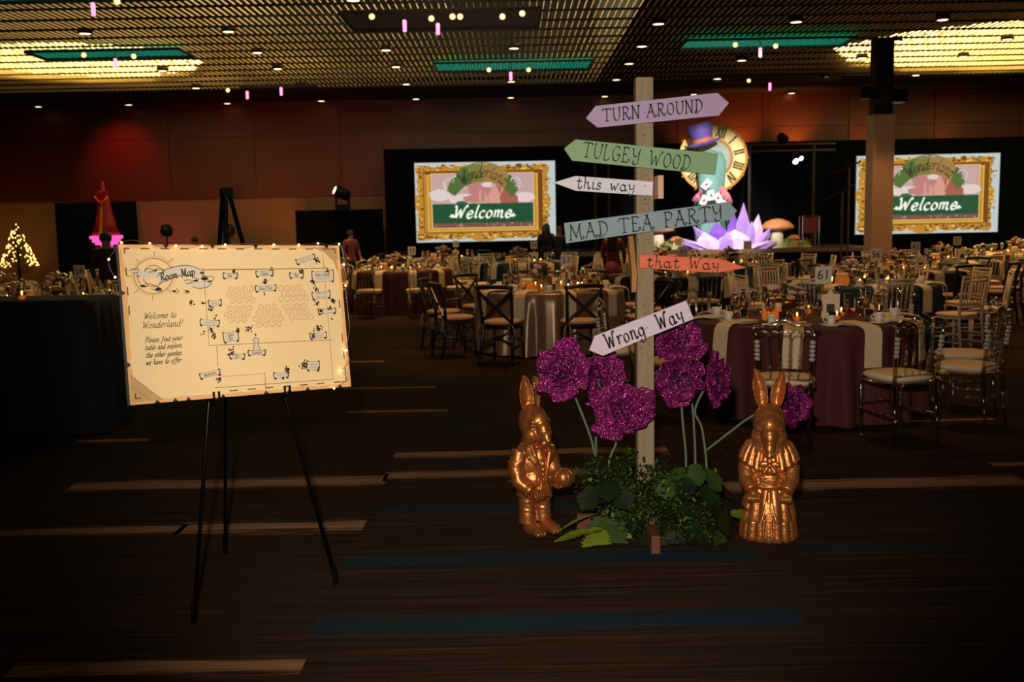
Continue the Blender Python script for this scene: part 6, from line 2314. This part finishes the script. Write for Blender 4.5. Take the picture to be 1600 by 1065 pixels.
# topiary balls on a sideboard
sb0 = at(303, 388, 25.0)
sbd = thing('buffet_table', 'dark buffet table against the beige wall behind the easel', 'table', (at(305, 385, 25).x, 25.4, 0))
MB().box((0, 0, .86), (3.2, .7, .05)).build('top', M_CROSS, sbd)
MB().box((0, 0, .42), (3.1, .64, .83)).build('skirt', M_BLACK, sbd)
for px, lab in ((260, 'dark round topiary ball tree standing alone on the buffet'), (357, 'dark round topiary ball tree behind the easel head')):
    p = at(px, 360, 25.4)
    t = thing('topiary', lab, 'plant', (p.x, 25.4, .886))
    hz = p.z - .886
    MB().lathe([(.07, 0), (.1, .14), (.09, .15), (.01, .15)], 12).build('pot', M_DARKMETAL, t, True)
    MB().tube([(0, 0, .14), (0, 0, hz)], .02, 6).build('stem', M_CROSS, t)
    mb = MB().ell((0, 0, hz), (.14, .14, .14), 14, 10)
    for i in range(220):
        v = Vector((rd.gauss(0, 1), rd.gauss(0, 1), rd.gauss(0, 1))).normalized()
        q = Vector((0, 0, hz)) + v * .14
        s_ = v.orthogonal().normalized() * .02
        mb.add([q - s_, q + s_, q + v * .04], [(0, 1, 2)])
    mb.build('foliage_ball', mat('topiary_green', (16, 26, 14), .8), t)


# ------------------------------------------------------------------ people in the background
def person(x, y, h, rz, top, legs, hairc, label, long_hair=False, skirt=False, sit=0.0):
    t = thing('person', label, 'person', (x, y, 0), rz)
    s_ = h / 1.75
    V = {'pel': (0, 0, .95), 'sp': (0, .01, 1.15), 'ch': (0, .01, 1.33), 'nk': (0, 0, 1.49), 'hd': (0, -.01, 1.6), 'tp': (0, 0, 1.71)}
    E_ = [('pel', 'sp'), ('sp', 'ch'), ('ch', 'nk'), ('nk', 'hd'), ('hd', 'tp')]
    Rr = {'pel': .14, 'sp': .125, 'ch': .14, 'nk': .055, 'hd': .085, 'tp': .06}
    for sd, k in ((-1, 'l'), (1, 'r')):
        V.update({'sh' + k: (sd * .17, .01, 1.42), 'el' + k: (sd * .24, .0, 1.16), 'wr' + k: (sd * .2, -.16, .98), 'ha' + k: (sd * .17, -.23, .96),
                  'hp' + k: (sd * .09, 0, .9), 'kn' + k: (sd * .1, -.02, .5), 'an' + k: (sd * .1, .02, .09), 'to' + k: (sd * .11, -.13, .035)})
        E_ += [('ch', 'sh' + k), ('sh' + k, 'el' + k), ('el' + k, 'wr' + k), ('wr' + k, 'ha' + k), ('pel', 'hp' + k), ('hp' + k, 'kn' + k), ('kn' + k, 'an' + k), ('an' + k, 'to' + k)]
        Rr.update({'sh' + k: .075, 'el' + k: .05, 'wr' + k: .036, 'ha' + k: .04, 'hp' + k: .1, 'kn' + k: .065, 'an' + k: .045, 'to' + k: .035})
    ks = list(V)
    me = bpy.data.meshes.new('body')
    me.from_pydata([tuple(c * s_ for c in V[k]) for k in ks], [(ks.index(a), ks.index(b)) for a, b in E_], [])
    o = put('body', me, t)
    o.modifiers.new('skin', 'SKIN')
    sv = me.skin_vertices[0].data
    for i, k in enumerate(ks):
        sv[i].radius = (Rr[k] * s_, Rr[k] * s_ * (.75 if k in ('pel', 'sp', 'ch') else 1))
        sv[i].use_root = k == 'pel'
    sd = o.modifiers.new('sub', 'SUBSURF')
    sd.levels = sd.render_levels = 2
    baked(o)
    me = o.data
    me.materials.clear()
    for m_ in (mat('skin_tone', (150, 98, 76), .6), top, legs):
        me.materials.append(m_)
    for p_ in me.polygons:
        z = p_.center.z / s_
        hand = p_.center.y / s_ < -.17 and z > .8
        p_.material_index = 0 if (z > 1.47 or hand) else (1 if z > .93 else 2)
        p_.use_smooth = True
    hr = MB().ell((0, .015 * s_, 1.645 * s_), (.098 * s_, .105 * s_, .1 * s_), 14, 10)
    if long_hair:
        hr.lathe([(.1 * s_, 1.66 * s_), (.115 * s_, 1.5 * s_), (.125 * s_, 1.3 * s_), (.1 * s_, 1.22 * s_)], 14, (0, .05 * s_, 0), sy=.7)
    hr.build('hair', hairc, t, True)
    if skirt:
        MB().lathe([(.15 * s_, 1.0 * s_), (.2 * s_, .8 * s_), (.3 * s_, .2 * s_), (.31 * s_, .03 * s_)], 24, sy=.8).build('skirt', top, t, True)
    return t


M_SUIT = mat('black_suit', (12, 12, 14), .8)
M_HAIR = mat('dark_hair', (18, 12, 10), .6)
M_REDD = mat('red_dress', (96, 12, 16), .7)
M_MAUVE = mat('mauve_shirt', (96, 40, 48), .7)
person(at(167, 400, 14.6).x, 14.6, 1.6, radians(30), M_SUIT, M_SUIT, M_HAIR, 'person in dark clothes standing beside the map board edge')
person(at(304, 380, 23.6).x, 23.6, 1.42, radians(0), M_SUIT, M_SUIT, M_HAIR, 'person in black standing before the buffet table')
person(at(854, 380, 23.4).x, 23.4, 1.56, radians(170), M_SUIT, M_SUIT, M_HAIR, 'long-haired person in black standing below the Welcome screen corner', True)
person(at(874, 380, 22.9).x, 22.9, 1.5, radians(-20), M_SUIT, M_SUIT, mat('red_lit_hair', (120, 36, 30), .6), 'person in dark clothes with red light painted on the hair below the white arrow')  # red light falling on the head is put into the hair colour
person(at(958, 390, 18.4).x, 18.4, 1.5, radians(160), M_REDD, M_REDD, M_HAIR, 'person in a long dark red dress behind the blue-grey board', True, True)
person(at(548, 380, 23.0).x, 23.0, 1.5, radians(40), M_MAUVE, M_SUIT, M_HAIR, 'person in a mauve top beside the equipment tower')
